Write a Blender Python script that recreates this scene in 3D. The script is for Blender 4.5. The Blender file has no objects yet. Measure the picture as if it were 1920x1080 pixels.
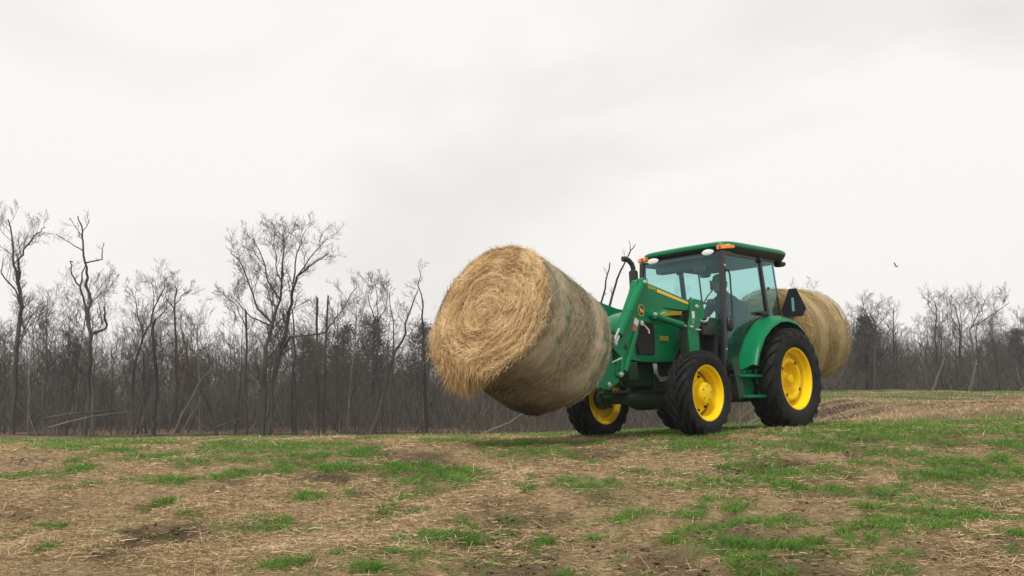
import bpy, bmesh, math, random
import numpy as np
from mathutils import Vector, Matrix

random.seed(7)
rng = np.random.default_rng(11)
scene = bpy.context.scene
C = scene.collection

# ------------------------------------------------------------------ camera
EYE = 1.35
cam_data = bpy.data.cameras.new("camera")
cam = bpy.data.objects.new("camera", cam_data)
C.objects.link(cam)
cam.location = (0, 0, EYE)
cam.rotation_euler = (math.radians(90 + 7.3032), 0, 0)
cam_data.sensor_width = 36.0
cam_data.lens = 36.0 * 1923.6 / 1920.0
cam_data.clip_start = 0.1
cam_data.clip_end = 4000
scene.camera = cam

# ------------------------------------------------------------------ overcast sky and weak sun
SUN_EL, SUN_AZ = math.radians(52), math.radians(-154)      # azimuth from +Y towards +X
world = bpy.data.worlds.new("World")
scene.world = world
world.use_nodes = True
nt = world.node_tree
nt.nodes.clear()
wout = nt.nodes.new("ShaderNodeOutputWorld")
sky = nt.nodes.new("ShaderNodeTexSky")
sky.sky_type = 'NISHITA'
sky.sun_disc = False
sky.sun_elevation = SUN_EL
sky.sun_rotation = SUN_AZ
bg_sky = nt.nodes.new("ShaderNodeBackground")
bg_sky.inputs['Strength'].default_value = 0.10
nt.links.new(sky.outputs[0], bg_sky.inputs['Color'])
tc = nt.nodes.new("ShaderNodeTexCoord")
mp = nt.nodes.new("ShaderNodeMapping")
mp.inputs['Scale'].default_value = (1.0, 1.0, 1.9)
mp.inputs['Location'].default_value = (3.1, 0.4, 1.7)
nz = nt.nodes.new("ShaderNodeTexNoise")
nz.inputs['Scale'].default_value = 2.6
nz.inputs['Detail'].default_value = 5
nz.inputs['Roughness'].default_value = 0.45
nz.inputs['Distortion'].default_value = 0.5
rp = nt.nodes.new("ShaderNodeValToRGB")
rp.color_ramp.elements[0].position = 0.30
rp.color_ramp.elements[0].color = (0.535, 0.521, 0.508, 1)
rp.color_ramp.elements[1].position = 0.58
rp.color_ramp.elements[1].color = (0.672, 0.650, 0.624, 1)
bg_cl = nt.nodes.new("ShaderNodeBackground")
bg_cl.inputs['Strength'].default_value = 1.0
mixw = nt.nodes.new("ShaderNodeMixShader")
mixw.inputs[0].default_value = 0.96
nt.links.new(tc.outputs['Generated'], mp.inputs[0])
nt.links.new(mp.outputs[0], nz.inputs['Vector'])
nt.links.new(nz.outputs[0], rp.inputs[0])
nt.links.new(rp.outputs[0], bg_cl.inputs['Color'])
nt.links.new(bg_sky.outputs[0], mixw.inputs[1])
nt.links.new(bg_cl.outputs[0], mixw.inputs[2])
nt.links.new(mixw.outputs[0], wout.inputs[0])

sun_data = bpy.data.lights.new("sun", 'SUN')
sun_data.energy = 1.5
sun_data.angle = math.radians(16)
sun_data.color = (1.0, 0.96, 0.90)
sun = bpy.data.objects.new("sun", sun_data)
C.objects.link(sun)
sd = Vector((math.sin(SUN_AZ) * math.cos(SUN_EL), math.cos(SUN_AZ) * math.cos(SUN_EL), math.sin(SUN_EL)))
sun.rotation_euler = sd.to_track_quat('Z', 'Y').to_euler()
sun.location = (-20, -20, 30)

vs = scene.view_settings
vs.view_transform = 'Standard'
vs.look = 'None'
vs.exposure = 0.60
vs.gamma = 1.0
vs.use_curve_mapping = False
scene.cycles.max_bounces = 8
scene.cycles.transparent_max_bounces = 16

# ------------------------------------------------------------------ materials
def new_mat(name):
    m = bpy.data.materials.new(name)
    m.use_nodes = True
    n = m.node_tree
    b = n.nodes['Principled BSDF']
    return m, n, b

def mat(name, col, rough=0.6, metal=0.0, col2=None, scale=8.0, bump=0.0, bscale=40.0, coat=0.0, spec=0.5, detail=4, stretch=None, dust=0.0):
    """procedural paint: two tones mixed by noise, optional bump, optional dust film"""
    m, n, b = new_mat(name)
    L = n.links.new
    b.inputs['Roughness'].default_value = rough
    b.inputs['Metallic'].default_value = metal
    b.inputs['Specular IOR Level'].default_value = spec
    b.inputs['Coat Weight'].default_value = coat
    b.inputs['Coat Roughness'].default_value = 0.12
    t = n.nodes.new('ShaderNodeTexCoord')
    mpn = n.nodes.new('ShaderNodeMapping')
    if stretch: mpn.inputs['Scale'].default_value = stretch
    L(t.outputs['Object'], mpn.inputs[0])
    z = n.nodes.new('ShaderNodeTexNoise')
    z.inputs['Scale'].default_value = scale
    z.inputs['Detail'].default_value = detail
    L(mpn.outputs[0], z.inputs['Vector'])
    r = n.nodes.new('ShaderNodeValToRGB')
    r.color_ramp.elements[0].position = 0.35
    r.color_ramp.elements[1].position = 0.68
    c2 = col2 if col2 else tuple(min(1, c * 1.12 + 0.002) for c in col)
    r.color_ramp.elements[0].color = (*col, 1)
    r.color_ramp.elements[1].color = (*c2, 1)
    L(z.outputs[0], r.inputs[0])
    src = r.outputs[0]
    if dust > 0:
        z2 = n.nodes.new('ShaderNodeTexNoise')
        z2.inputs['Scale'].default_value = 3.5
        z2.inputs['Detail'].default_value = 8
        z2.inputs['Roughness'].default_value = 0.7
        L(t.outputs['Object'], z2.inputs['Vector'])
        mr = n.nodes.new('ShaderNodeMapRange')
        mr.inputs[1].default_value = 0.42
        mr.inputs[2].default_value = 0.75
        mr.inputs[4].default_value = dust
        L(z2.outputs[0], mr.inputs[0])
        mx = n.nodes.new('ShaderNodeMix'); mx.data_type = 'RGBA'
        L(mr.outputs[0], mx.inputs['Factor'])
        L(src, mx.inputs['A'])
        mx.inputs['B'].default_value = (0.20, 0.16, 0.115, 1)
        src = mx.outputs['Result']
    L(src, b.inputs['Base Color'])
    if bump > 0:
        z3 = n.nodes.new('ShaderNodeTexNoise')
        z3.inputs['Scale'].default_value = bscale
        z3.inputs['Detail'].default_value = 6
        L(mpn.outputs[0], z3.inputs['Vector'])
        bp = n.nodes.new('ShaderNodeBump')
        bp.inputs['Strength'].default_value = bump
        bp.inputs['Distance'].default_value = 0.02
        L(z3.outputs[0], bp.inputs['Height'])
        L(bp.outputs[0], b.inputs['Normal'])
    return m

def attr_mat(name, stops, rough=0.8, attr='tint', trans=0.0, spec=0.2):
    """colour picked by a per-strand random attribute"""
    m, n, b = new_mat(name)
    L = n.links.new
    a = n.nodes.new('ShaderNodeAttribute'); a.attribute_name = attr
    r = n.nodes.new('ShaderNodeValToRGB')
    el = r.color_ramp.elements
    while len(el) < len(stops): el.new(0.5)
    for e, (p, c) in zip(el, stops):
        e.position = p; e.color = (*c, 1)
    L(a.outputs['Fac'], r.inputs[0])
    L(r.outputs[0], b.inputs['Base Color'])
    b.inputs['Roughness'].default_value = rough
    b.inputs['Specular IOR Level'].default_value = spec
    if trans > 0:
        out = [x for x in n.nodes if x.type == 'OUTPUT_MATERIAL'][0]
        tr = n.nodes.new('ShaderNodeBsdfTranslucent')
        L(r.outputs[0], tr.inputs['Color'])
        ms = n.nodes.new('ShaderNodeMixShader'); ms.inputs[0].default_value = trans
        L(b.outputs[0], ms.inputs[1]); L(tr.outputs[0], ms.inputs[2]); L(ms.outputs[0], out.inputs[0])
    return m

M = {}
M['green'] = mat('green_paint', (0.0015, 0.168, 0.062), 0.30, col2=(0.002, 0.184, 0.070), scale=3, dust=0.03, spec=0.16)
M['green_dark'] = mat('dark_green_casting', (0.002, 0.040, 0.016), 0.5, col2=(0.005, 0.048, 0.021), scale=6, bump=0.15, dust=0.12)
M['yellow'] = mat('yellow_paint', (0.93, 0.63, 0.003), 0.34, col2=(0.95, 0.67, 0.004), scale=3, dust=0.03, spec=0.18)
M['decal_yellow'] = mat('yellow_decal', (0.80, 0.50, 0.03), 0.4)
M['black'] = mat('black_plastic', (0.008, 0.009, 0.010), 0.5, col2=(0.014, 0.014, 0.015))
M['pillar'] = mat('black_pillar_paint', (0.016, 0.015, 0.021), 0.38, col2=(0.02, 0.02, 0.026))
M['rubber'] = mat('tyre_rubber', (0.0075, 0.008, 0.009), 0.70, col2=(0.013, 0.013, 0.014), scale=14, bump=0.25, bscale=60, dust=0.08, spec=0.22)
M['screen'] = mat('black_grille_screen', (0.010, 0.009, 0.012), 0.7, bump=0.3, bscale=220)
M['chrome'] = mat('steel_pin', (0.55, 0.55, 0.54), 0.28, metal=0.9, scale=30)
M['pin_white'] = mat('zinc_fitting', (0.50, 0.51, 0.49), 0.35, metal=0.6)
M['white'] = mat('white_label', (0.72, 0.70, 0.66), 0.5)
M['red'] = mat('red_label', (0.42, 0.10, 0.04), 0.5)
M['interior'] = mat('dark_cab_trim', (0.016, 0.019, 0.020), 0.75, col2=(0.022, 0.026, 0.027))
M['seat'] = mat('grey_seat_vinyl', (0.030, 0.038, 0.042), 0.65)
M['exhaust'] = mat('matt_black_exhaust', (0.010, 0.009, 0.010), 0.55, col2=(0.02, 0.016, 0.014))
M['jacket'] = mat('dark_blue_jacket', (0.010, 0.020, 0.032), 0.9, col2=(0.016, 0.028, 0.042), scale=20, bump=0.2)
M['skin'] = mat('skin', (0.30, 0.18, 0.13), 0.55)
M['cap'] = mat('green_cap_cloth', (0.02, 0.24, 0.13), 0.85)
M['hair'] = mat('brown_hair', (0.05, 0.03, 0.02), 0.7)
M['trouser'] = mat('denim', (0.03, 0.045, 0.075), 0.9)

def lens_mat(name, col, em=0.0):
    m, n, b = new_mat(name)
    b.inputs['Base Color'].default_value = (*col, 1)
    b.inputs['Roughness'].default_value = 0.15
    b.inputs['Coat Weight'].default_value = 0.6
    return m
M['amber'] = lens_mat('amber_lens', (0.90, 0.26, 0.006))
M['amber_dark'] = lens_mat('amber_lens_bulb', (0.35, 0.05, 0.002))
M['lamp'] = lens_mat('clear_lamp_lens', (0.80, 0.82, 0.80))

def glass_mat():
    m, n, b = new_mat('teal_tinted_glass')
    n.nodes.remove(b)
    out = [x for x in n.nodes if x.type == 'OUTPUT_MATERIAL'][0]
    tr = n.nodes.new('ShaderNodeBsdfTransparent'); tr.inputs[0].default_value = (0.81, 0.935, 0.928, 1)
    gl = n.nodes.new('ShaderNodeBsdfGlossy'); gl.inputs['Color'].default_value = (0.62, 0.92, 0.93, 1)
    gl.inputs['Roughness'].default_value = 0.03
    df = n.nodes.new('ShaderNodeBsdfDiffuse'); df.inputs[0].default_value = (0.30, 0.42, 0.42, 1)
    fr = n.nodes.new('ShaderNodeFresnel')
    ge = n.nodes.new('ShaderNodeNewGeometry')          # a thin sheet: no total reflection where the ray leaves the pane
    mi = n.nodes.new('ShaderNodeMapRange'); mi.inputs[3].default_value = 1.5; mi.inputs[4].default_value = 1 / 1.5
    n.links.new(ge.outputs['Backfacing'], mi.inputs[0]); n.links.new(mi.outputs[0], fr.inputs[0])
    m1 = n.nodes.new('ShaderNodeMixShader'); m2 = n.nodes.new('ShaderNodeMixShader')
    m2.inputs[0].default_value = 0.010           # thin film of dust on the pane
    L = n.links.new
    L(fr.outputs[0], m1.inputs[0]); L(tr.outputs[0], m1.inputs[1]); L(gl.outputs[0], m1.inputs[2])
    L(m1.outputs[0], m2.inputs[1]); L(df.outputs[0], m2.inputs[2]); L(m2.outputs[0], out.inputs[0])
    return m
M['glass'] = glass_mat()

# ------------------------------------------------------------------ mesh helpers
def tag(o, label=None, cat=None, group=None, kind=None):
    if label: o['label'] = label
    if cat: o['category'] = cat
    if group: o['group'] = group
    if kind: o['kind'] = kind
    return o

def empty(name, loc=(0, 0, 0), parent=None):
    o = bpy.data.objects.new(name, None)
    o.empty_display_size = 0.3
    C.objects.link(o)
    o.location = loc
    o.parent = parent
    return o

class MB:
    def __init__(s): s.v = []; s.f = []
    def add(s, vs_, fs_):
        o = len(s.v)
        s.v += [tuple(p) for p in vs_]
        s.f += [tuple(i + o for i in q) for q in fs_]
        return s
    def box(s, c, d, rot=None):
        x, y, z = d[0] / 2, d[1] / 2, d[2] / 2
        P = [Vector(p) for p in ((-x, -y, -z), (x, -y, -z), (x, y, -z), (-x, y, -z), (-x, -y, z), (x, -y, z), (x, y, z), (-x, y, z))]
        if rot is not None: P = [rot @ p for p in P]
        P = [p + Vector(c) for p in P]
        return s.add(P, ((0, 3, 2, 1), (4, 5, 6, 7), (0, 1, 5, 4), (1, 2, 6, 5), (2, 3, 7, 6), (3, 0, 4, 7)))
    def bar(s, a, b, w, h, up=(0, 0, 1)):
        a = Vector(a); b = Vector(b); d = b - a; L = d.length; d.normalize()
        y = Vector(up).cross(d)
        if y.length < 1e-4: y = Vector((0, 1, 0))
        y.normalize(); z = d.cross(y)
        R = Matrix((d, y, z)).transposed()
        return s.box((a + b) / 2, (L, w, h), R)
    def tube(s, pts, rad, n=8, cap=True):
        pts = [Vector(p) for p in pts]
        if not hasattr(rad, '__len__'): rad = [rad] * len(pts)
        V = []; F = []; prev = None
        for i, p in enumerate(pts):
            t = (pts[min(i + 1, len(pts) - 1)] - pts[max(i - 1, 0)])
            if t.length < 1e-9: t = Vector((0, 0, 1))
            t.normalize()
            if prev is None:
                a = t.orthogonal().normalized()
            else:
                a = prev - t * prev.dot(t)
                a = a.normalized() if a.length > 1e-6 else t.orthogonal().normalized()
            prev = a; b = t.cross(a)
            for k in range(n):
                q = 2 * math.pi * k / n
                V.append(p + (a * math.cos(q) + b * math.sin(q)) * rad[i])
        for i in range(len(pts) - 1):
            for k in range(n):
                k2 = (k + 1) % n
                F.append((i * n + k, i * n + k2, (i + 1) * n + k2, (i + 1) * n + k))
        if cap:
            F.append(tuple(range(n - 1, -1, -1)))
            F.append(tuple((len(pts) - 1) * n + k for k in range(n)))
        return s.add(V, F)
    def lathe(s, prof, c=(0, 0, 0), n=32, axis='Y', closed=False):
        """prof = [(r, a)], revolved about the axis through c"""
        V = []; F = []
        for r, a in prof:
            for k in range(n):
                q = 2 * math.pi * k / n
                u, w = r * math.cos(q), r * math.sin(q)
                p = {'Y': (u, a, w), 'X': (a, u, w), 'Z': (u, w, a)}[axis]
                V.append((c[0] + p[0], c[1] + p[1], c[2] + p[2]))
        m = len(prof)
        for i in range(m if closed else m - 1):
            j = (i + 1) % m
            for k in range(n):
                k2 = (k + 1) % n
                F.append((i * n + k, j * n + k, j * n + k2, i * n + k2))
        return s.add(V, F)
    def prism(s, poly, y0, y1):
        """polygon in XZ extruded along Y"""
        n = len(poly)
        V = [(x, y0, z) for x, z in poly] + [(x, y1, z) for x, z in poly]
        F = [tuple(range(n)), tuple(range(2 * n - 1, n - 1, -1))]
        for i in range(n):
            j = (i + 1) % n
            F.append((j, i, n + i, n + j))
        return s.add(V, F)
    def loft(s, rings, cap=True, closed=True):
        n = len(rings[0]); V = [p for r in rings for p in r]; F = []
        for i in range(len(rings) - 1):
            for k in range(n if closed else n - 1):
                k2 = (k + 1) % n
                F.append((i * n + k, i * n + k2, (i + 1) * n + k2, (i + 1) * n + k))
        if cap and closed:
            F.append(tuple(range(n - 1, -1, -1)))
            F.append(tuple((len(rings) - 1) * n + k for k in range(n)))
        return s.add(V, F)
    def mirror(s):
        """the same shapes on the other side (Y -> -Y), as a new builder"""
        r = MB(); r.v = [(x, -y, z) for x, y, z in s.v]; r.f = [tuple(reversed(q)) for q in s.f]
        return r
    def build(s, name, m, parent=None, smooth=True, bevel=0.0, ang=35, fix=True):
        me = bpy.data.meshes.new(name)
        me.from_pydata(s.v, [], s.f)
        if fix:
            bm = bmesh.new(); bm.from_mesh(me)
            bmesh.ops.recalc_face_normals(bm, faces=bm.faces)
            bm.to_mesh(me); bm.free()
        me.materials.append(M[m] if isinstance(m, str) else m)
        if smooth:
            me.polygons.foreach_set('use_smooth', [True] * len(me.polygons))
            me.set_sharp_from_angle(angle=math.radians(ang))
        o = bpy.data.objects.new(name, me)
        C.objects.link(o)
        o.parent = parent
        if bevel > 0:
            b = o.modifiers.new('bevel', 'BEVEL')
            b.width = bevel; b.segments = 2; b.limit_method = 'ANGLE'; b.angle_limit = math.radians(40)
            b.harden_normals = True
        return o

def mesh_np(name, V, F, m, parent=None, attr=None, smooth=False):
    """fast mesh from numpy arrays; F is (n,3) or (n,4)"""
    me = bpy.data.meshes.new(name)
    k = F.shape[1]
    me.vertices.add(len(V)); me.vertices.foreach_set('co', np.ascontiguousarray(V, dtype=np.float32).ravel())
    me.loops.add(F.size); me.loops.foreach_set('vertex_index', np.ascontiguousarray(F, dtype=np.int32).ravel())
    me.polygons.add(len(F)); me.polygons.foreach_set('loop_start', np.arange(0, F.size, k, dtype=np.int32))
    if attr:
        for an, av in attr.items():
            a = me.attributes.new(an, 'FLOAT', 'POINT'); a.data.foreach_set('value', np.asarray(av, dtype=np.float32))
    me.update(calc_edges=True)
    if smooth: me.polygons.foreach_set('use_smooth', np.ones(len(F), dtype=bool))
    me.materials.append(M[m] if isinstance(m, str) else m)
    o = bpy.data.objects.new(name, me); C.objects.link(o); o.parent = parent
    return o

def text_mesh(name, body, m, parent, mtx, size):
    cu = bpy.data.curves.new(name + '_font', 'FONT'); cu.body = body; cu.size = size; cu.extrude = 0.001; cu.align_x = 'CENTER'; cu.align_y = 'CENTER'
    cu.resolution_u = 2
    t = bpy.data.objects.new(name + '_tmp', cu); C.objects.link(t)
    dg = bpy.context.evaluated_depsgraph_get(); dg.update()
    me = bpy.data.meshes.new_from_object(t.evaluated_get(dg))
    bpy.data.objects.remove(t); bpy.data.curves.remove(cu)
    me.transform(mtx)
    me.materials.clear(); me.materials.append(M[m])
    o = bpy.data.objects.new(name, me); C.objects.link(o); o.parent = parent
    return o

# ------------------------------------------------------------------ value noise
def _hash(ix, iy, s):
    h = (ix.astype(np.int64) * 374761393 + iy.astype(np.int64) * 668265263 + s * 1274126177) & 0x7fffffff
    h = ((h ^ (h >> 13)) * 1274126177) & 0x7fffffff
    return ((h ^ (h >> 16)) & 0xffff) / 65535.0

def vnoise(x, y, s=0):
    x = np.asarray(x, float); y = np.asarray(y, float)
    ix = np.floor(x); iy = np.floor(y); fx = x - ix; fy = y - iy
    fx = fx * fx * (3 - 2 * fx); fy = fy * fy * (3 - 2 * fy)
    a = _hash(ix, iy, s); b = _hash(ix + 1, iy, s); c = _hash(ix, iy + 1, s); d = _hash(ix + 1, iy + 1, s)
    return (a * (1 - fx) + b * fx) * (1 - fy) + (c * (1 - fx) + d * fx) * fy

def fbm(x, y, s=0, o=4):
    t = 0; a = 0.5; n = 0
    for k in range(o):
        t = t + a * vnoise(x * 2 ** k, y * 2 ** k, s + k * 17); n += a; a *= 0.5
    return t / n

def sstep(t):
    t = np.clip(t, 0, 1); return t * t * (3 - 2 * t)

# ------------------------------------------------------------------ terrain
def base_height(x, y):
    """pasture rising to a crest at 12-15 m, falling to the wood on the left, climbing to a second field on the right"""
    x = np.asarray(x, float); y = np.asarray(y, float)
    zc = 1.107 + np.where(x < 0, 0.010 * np.maximum(x, -40), np.where(x < 4.5, 0.0372 * x, 0.1674 + 0.021 * (np.minimum(x, 40) - 4.5)))
    z = zc - 0.096 * 0.7 * np.logaddexp(0, (11.2 - y) / 0.7)
    back_l = 0.30 + 0.006 * np.maximum(y - 40, 0)
    zl = z + (back_l - zc) * sstep((y - 15.0) / 24.0)
    zr = np.where(y > 17, 1.30 + 0.0375 * (np.minimum(y, 75) - 18) , z)
    zr = z * (1 - sstep((y - 15) / 5)) + zr * sstep((y - 15) / 5) - 0.16 * np.exp(-((y - 19.5) / 2.2) ** 2)
    s = sstep((x - 1.8 - 0.16 * np.maximum(y, 12)) / 5.0) * sstep((y - 14) / 3)
    return zl * (1 - s) + zr * s

def height(x, y):
    x = np.asarray(x, float); y = np.asarray(y, float)
    z = base_height(x, y)
    near = sstep((11.8 - y) / 2.0)
    z = z + (fbm(x * 0.55, y * 0.7, 3, 3) - 0.5) * 0.16 * (0.12 + 0.88 * near)
    z = z + (fbm(x * 2.1, y * 2.6, 5, 3) - 0.5) * 0.07 * (0.25 + 0.75 * near)
    z = z + (fbm(x * 6.5, y * 6.5, 7, 3) - 0.5) * 0.055 * (0.2 + 0.8 * near)
    far = sstep((y - 17) / 6)
    z = z + (fbm(x * 0.2, y * 0.2, 9, 3) - 0.5) * 0.5 * far
    return z

# grass patches (x, y, half-width, half-depth) and bare mud patches (… , strength), metres on the pasture
GRASS_PATCHES = [
    (-4.22,11.18,0.17,0.47), (-3.47,10.63,0.28,0.52), (-2.99,11.4,0.24,0.46), (-2.67,10.19,0.24,0.23), (-2.37,11.53,0.24,1.01), (-2.1,10.38,0.3,0.35), (-1.68,10.88,0.23,0.67), (-2.02,11.72,0.15,0.72),
    (-4.29,8.96,0.14,0.19), (-4.15,9.31,0.12,0.21), (-3.89,9.29,0.14,0.24), (-3.57,8.62,0.16,0.17), (-3.15,8.66,0.16,0.23), (-2.77,8.52,0.22,0.29), (-2.45,8.69,0.2,0.23), (-2.23,8.97,0.21,0.38),
    (-1.96,9.11,0.12,0.23), (-1.49,9.24,0.22,0.34), (-1.06,9.38,0.22,0.39), (-0.62,8.64,0.34,0.41), (-0.46,9.0,0.19,0.32), (-0.73,7.99,0.1,0.14), (-0.71,7.75,0.08,0.11), (-1.56,7.74,0.1,0.18),
    (-1.26,7.75,0.06,0.09), (-2.51,7.69,0.07,0.12), (-2.28,7.11,0.06,0.12), (-3.01,6.95,0.06,0.09), (-3.16,6.55,0.04,0.12), (-3.03,6.53,0.04,0.12), (-2.53,6.43,0.04,0.08), (-2.71,6.06,0.04,0.08),
    (-1.84,6.65,0.05,0.15), (-1.63,6.76,0.14,0.22), (-1.48,6.76,0.07,0.17), (-1.3,6.57,0.08,0.11), (-0.86,7.04,0.08,0.13), (-0.65,7.2,0.06,0.12), (-0.86,7.28,0.06,0.08), (-0.6,6.51,0.14,0.14),
    (-0.33,6.83,0.09,0.14), (-0.37,6.58,0.15,0.1), (-0.25,6.49,0.07,0.08), (-0.1,6.82,0.07,0.09), (-0.93,5.98,0.04,0.09), (-0.74,5.95,0.07,0.09), (-0.59,6.08,0.07,0.08), (-0.43,6.0,0.05,0.08),
    (-1.22,5.72,0.1,0.1), (-1.06,5.75,0.05,0.08), (-0.7,5.5,0.06,0.08), (-0.07,7.19,0.07,0.1), (0.31,10.08,0.31,0.36), (0.8,9.43,0.1,0.29), (0.78,11.18,0.17,0.56), (1.5,10.4,0.32,0.4),
    (1.83,10.15,0.53,0.27), (2.17,9.92,0.26,0.26), (2.88,9.91,0.18,0.42), (3.11,10.07,0.31,0.31), (1.99,8.61,0.13,0.15), (1.81,8.81,0.11,0.15), (2.12,8.43,0.26,0.3), (2.6,8.45,0.22,0.27),
    (3.0,8.73,0.11,0.18), (3.42,9.32,0.29,0.21), (3.7,8.79,0.21,0.3), (3.41,8.03,0.29,0.3), (4.28,8.88,0.14,0.24), (3.91,8.04,0.08,0.25), (3.25,8.14,0.11,0.25), (1.44,8.25,0.17,0.24),
    (1.8,8.16,0.25,0.25), (2.05,7.84,0.12,0.17), (2.84,7.65,0.12,0.16), (2.63,7.61,0.08,0.15), (2.38,7.58,0.16,0.15), (2.75,7.27,0.11,0.12), (2.96,7.06,0.15,0.14), (0.11,8.23,0.06,0.21),
    (0.46,8.15,0.13,0.13), (0.7,8.09,0.17,0.17), (1.15,8.67,0.14,0.14), (1.16,8.11,0.25,0.15), (0.49,8.41,0.13,0.11), (1.57,7.16,0.08,0.18), (1.29,7.02,0.05,0.09), (1.33,7.42,0.08,0.1),
    (1.14,6.9,0.11,0.12), (0.84,6.87,0.11,0.12), (0.69,6.77,0.07,0.14), (1.51,6.59,0.15,0.17), (1.15,6.43,0.15,0.12), (1.3,6.56,0.14,0.11), (1.76,6.66,0.07,0.11), (1.88,6.37,0.1,0.11),
    (2.39,6.84,0.16,0.18), (2.47,6.73,0.07,0.12), (2.23,6.59,0.05,0.08), (2.75,6.54,0.22,0.2), (2.66,6.69,0.1,0.17), (3.0,6.53,0.19,0.18), (3.22,6.67,0.07,0.12), (2.22,6.22,0.1,0.1),
    (2.38,6.31,0.11,0.09), (1.56,6.19,0.06,0.09), (1.93,6.1,0.06,0.12), (2.25,6.05,0.08,0.14), (2.02,5.98,0.07,0.08), (0.97,6.14,0.1,0.17), (1.78,5.85,0.07,0.08), (2.0,5.76,0.04,0.08),
    (2.45,6.03,0.08,0.08), (2.05,5.51,0.05,0.09), (2.19,5.51,0.04,0.08), (2.21,5.73,0.04,0.08), (1.79,5.62,0.05,0.08), (2.77,5.75,0.04,0.09), (1.25,5.79,0.15,0.15), (1.53,5.68,0.1,0.12),
    (1.32,5.53,0.09,0.09), (1.33,5.31,0.08,0.1), (1.85,5.32,0.07,0.08), (1.97,5.26,0.04,0.08), (0.3,5.48,0.07,0.1), (0.23,6.44,0.07,0.08), (0.56,6.34,0.07,0.08), (1.2,5.39,0.03,0.08),
    (4.25,12.21,0.79,1.6), (6.13,13.99,0.91,1.6), (4.64,10.03,0.31,0.28), (4.23,10.03,0.31,0.21),
]
MUD_PATCHES = [
    (-1.92,9.72,0.25,0.19,0.8), (-1.58,8.56,0.18,0.19,0.9), (-1.06,7.83,0.1,0.14,0.7), (-1.86,7.59,0.16,0.17,0.7), (-2.51,7.58,0.05,0.13,1.2), (-2.14,6.58,0.24,0.21,1.1), (-2.19,6.35,0.1,0.15,0.9), (-2.24,6.0,0.14,0.17,0.7),
    (-0.32,5.67,0.06,0.08,0.7), (-3.35,7.9,0.12,0.17,0.4), (3.62,10.46,0.16,0.31,1.2), (2.31,8.99,0.23,0.22,1.2), (4.47,10.66,0.17,0.23,0.8), (3.94,8.72,0.14,0.29,0.6), (0.59,7.69,0.22,0.22,0.6), (0.27,7.03,0.11,0.19,0.7),
    (1.56,7.65,0.12,0.23,0.6), (2.14,7.4,0.19,0.15,0.6), (3.36,7.08,0.17,0.28,0.6), (0.61,6.0,0.14,0.14,0.5), (0.12,5.82,0.12,0.19,0.5), (1.34,5.94,0.06,0.08,0.8), (2.59,5.66,0.22,0.24,0.4), (2.33,5.4,0.28,0.22,0.4),
]

_GP = np.array(GRASS_PATCHES); _MP = np.array(MUD_PATCHES)

def field_green(x, y):
    x = np.asarray(x, float); y = np.asarray(y, float)
    wx = x + (fbm(x * 2.3, y * 1.6, 21, 3) - 0.5) * 0.45
    wy = y + (fbm(x * 2.3, y * 1.6, 22, 3) - 0.5) * 0.55
    g = np.zeros_like(x)
    for cx_, cy_, rx, ry in _GP:
        sel = (np.abs(x - cx_) < rx * 2.4 + 0.4) & (np.abs(y - cy_) < ry * 2.4 + 0.4)
        if not sel.any(): continue
        d = ((wx[sel] - cx_) / (rx * 1.25)) ** 2 + ((wy[sel] - cy_) / (ry * 1.15)) ** 2
        g[sel] = np.maximum(g[sel], np.exp(-0.8 * d ** 1.4))
    # thin scattered grass, thicker to the right and along the crest
    n = fbm(x * 1.9, y * 1.1, 31, 4)
    bias = 0.05 * np.clip(x, -3, 5) / 4 + 0.19 * sstep((y - 8) / 4)
    g = np.maximum(g, sstep((n - 0.62 + bias) / 0.10) * 0.75)
    crest = sstep((y - 12.6) / 1.5) * (1 - sstep((y - 17.5) / 2.5))
    g = np.maximum(g, crest * sstep((fbm(x * 0.8, y * 0.8, 33, 3) - 0.36) / 0.15) * 0.85)
    far = sstep((y - 20) / 4)
    right = sstep((x - 0.13 * y) / 4)
    strip = sstep((fbm(x * 0.22, y * 0.40, 35, 5) - 0.50 + 0.16 * sstep((y - 44) / 10)) / 0.12) * (0.45 + 0.4 * sstep((y - 38) / 14))
    g = g * (1 - far) + far * right * strip
    return np.clip(g, 0, 1)

def field_mud(x, y):
    x = np.asarray(x, float); y = np.asarray(y, float)
    wx = x + (fbm(x * 2.7, y * 2.2, 41, 3) - 0.5) * 0.5
    wy = y + (fbm(x * 2.7, y * 2.2, 42, 3) - 0.5) * 0.6
    m = np.zeros_like(x)
    for cx_, cy_, rx, ry, st in _MP:
        sel = (np.abs(x - cx_) < rx * 2.4 + 0.5) & (np.abs(y - cy_) < ry * 2.4 + 0.5)
        if not sel.any(): continue
        d = ((wx[sel] - cx_) / (rx * 1.2)) ** 2 + ((wy[sel] - cy_) / (ry * 1.2)) ** 2
        m[sel] = np.maximum(m[sel], st * np.exp(-0.8 * d ** 1.3))
    m = np.maximum(m, 0.65 * sstep((fbm(x * 1.3, y * 0.8, 45, 4) - 0.60) / 0.12))
    ditch = np.exp(-((y - 20.5 - 0.05 * x) / 2.6) ** 2) * sstep((x - 3) / 2)
    m = np.maximum(m, ditch * (0.35 + 0.6 * fbm(x * 1.1, y * 1.1, 46, 4)))
    far = sstep((y - 22) / 4)
    m = np.maximum(m * (1 - far), far * (0.5 + 0.5 * sstep((fbm(x * 0.55 + y * 0.2, y * 0.5, 47, 5) - 0.42) / 0.16)))
    wood = sstep((y - 50) / 8) * (1 - sstep((x - 0.16 * y) / 4))
    m = np.maximum(m, 0.55 * wood)
    return np.clip(m, 0, 1.2)

def full_height(x, y):
    m = field_mud(x, y)
    return height(x, y) - 0.035 * np.clip(m, 0, 1) * (y < 17) + np.clip(m, 0, 1) * (fbm(x * 7, y * 7, 51, 3) - 0.5) * 0.09 * (y < 14)

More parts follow.
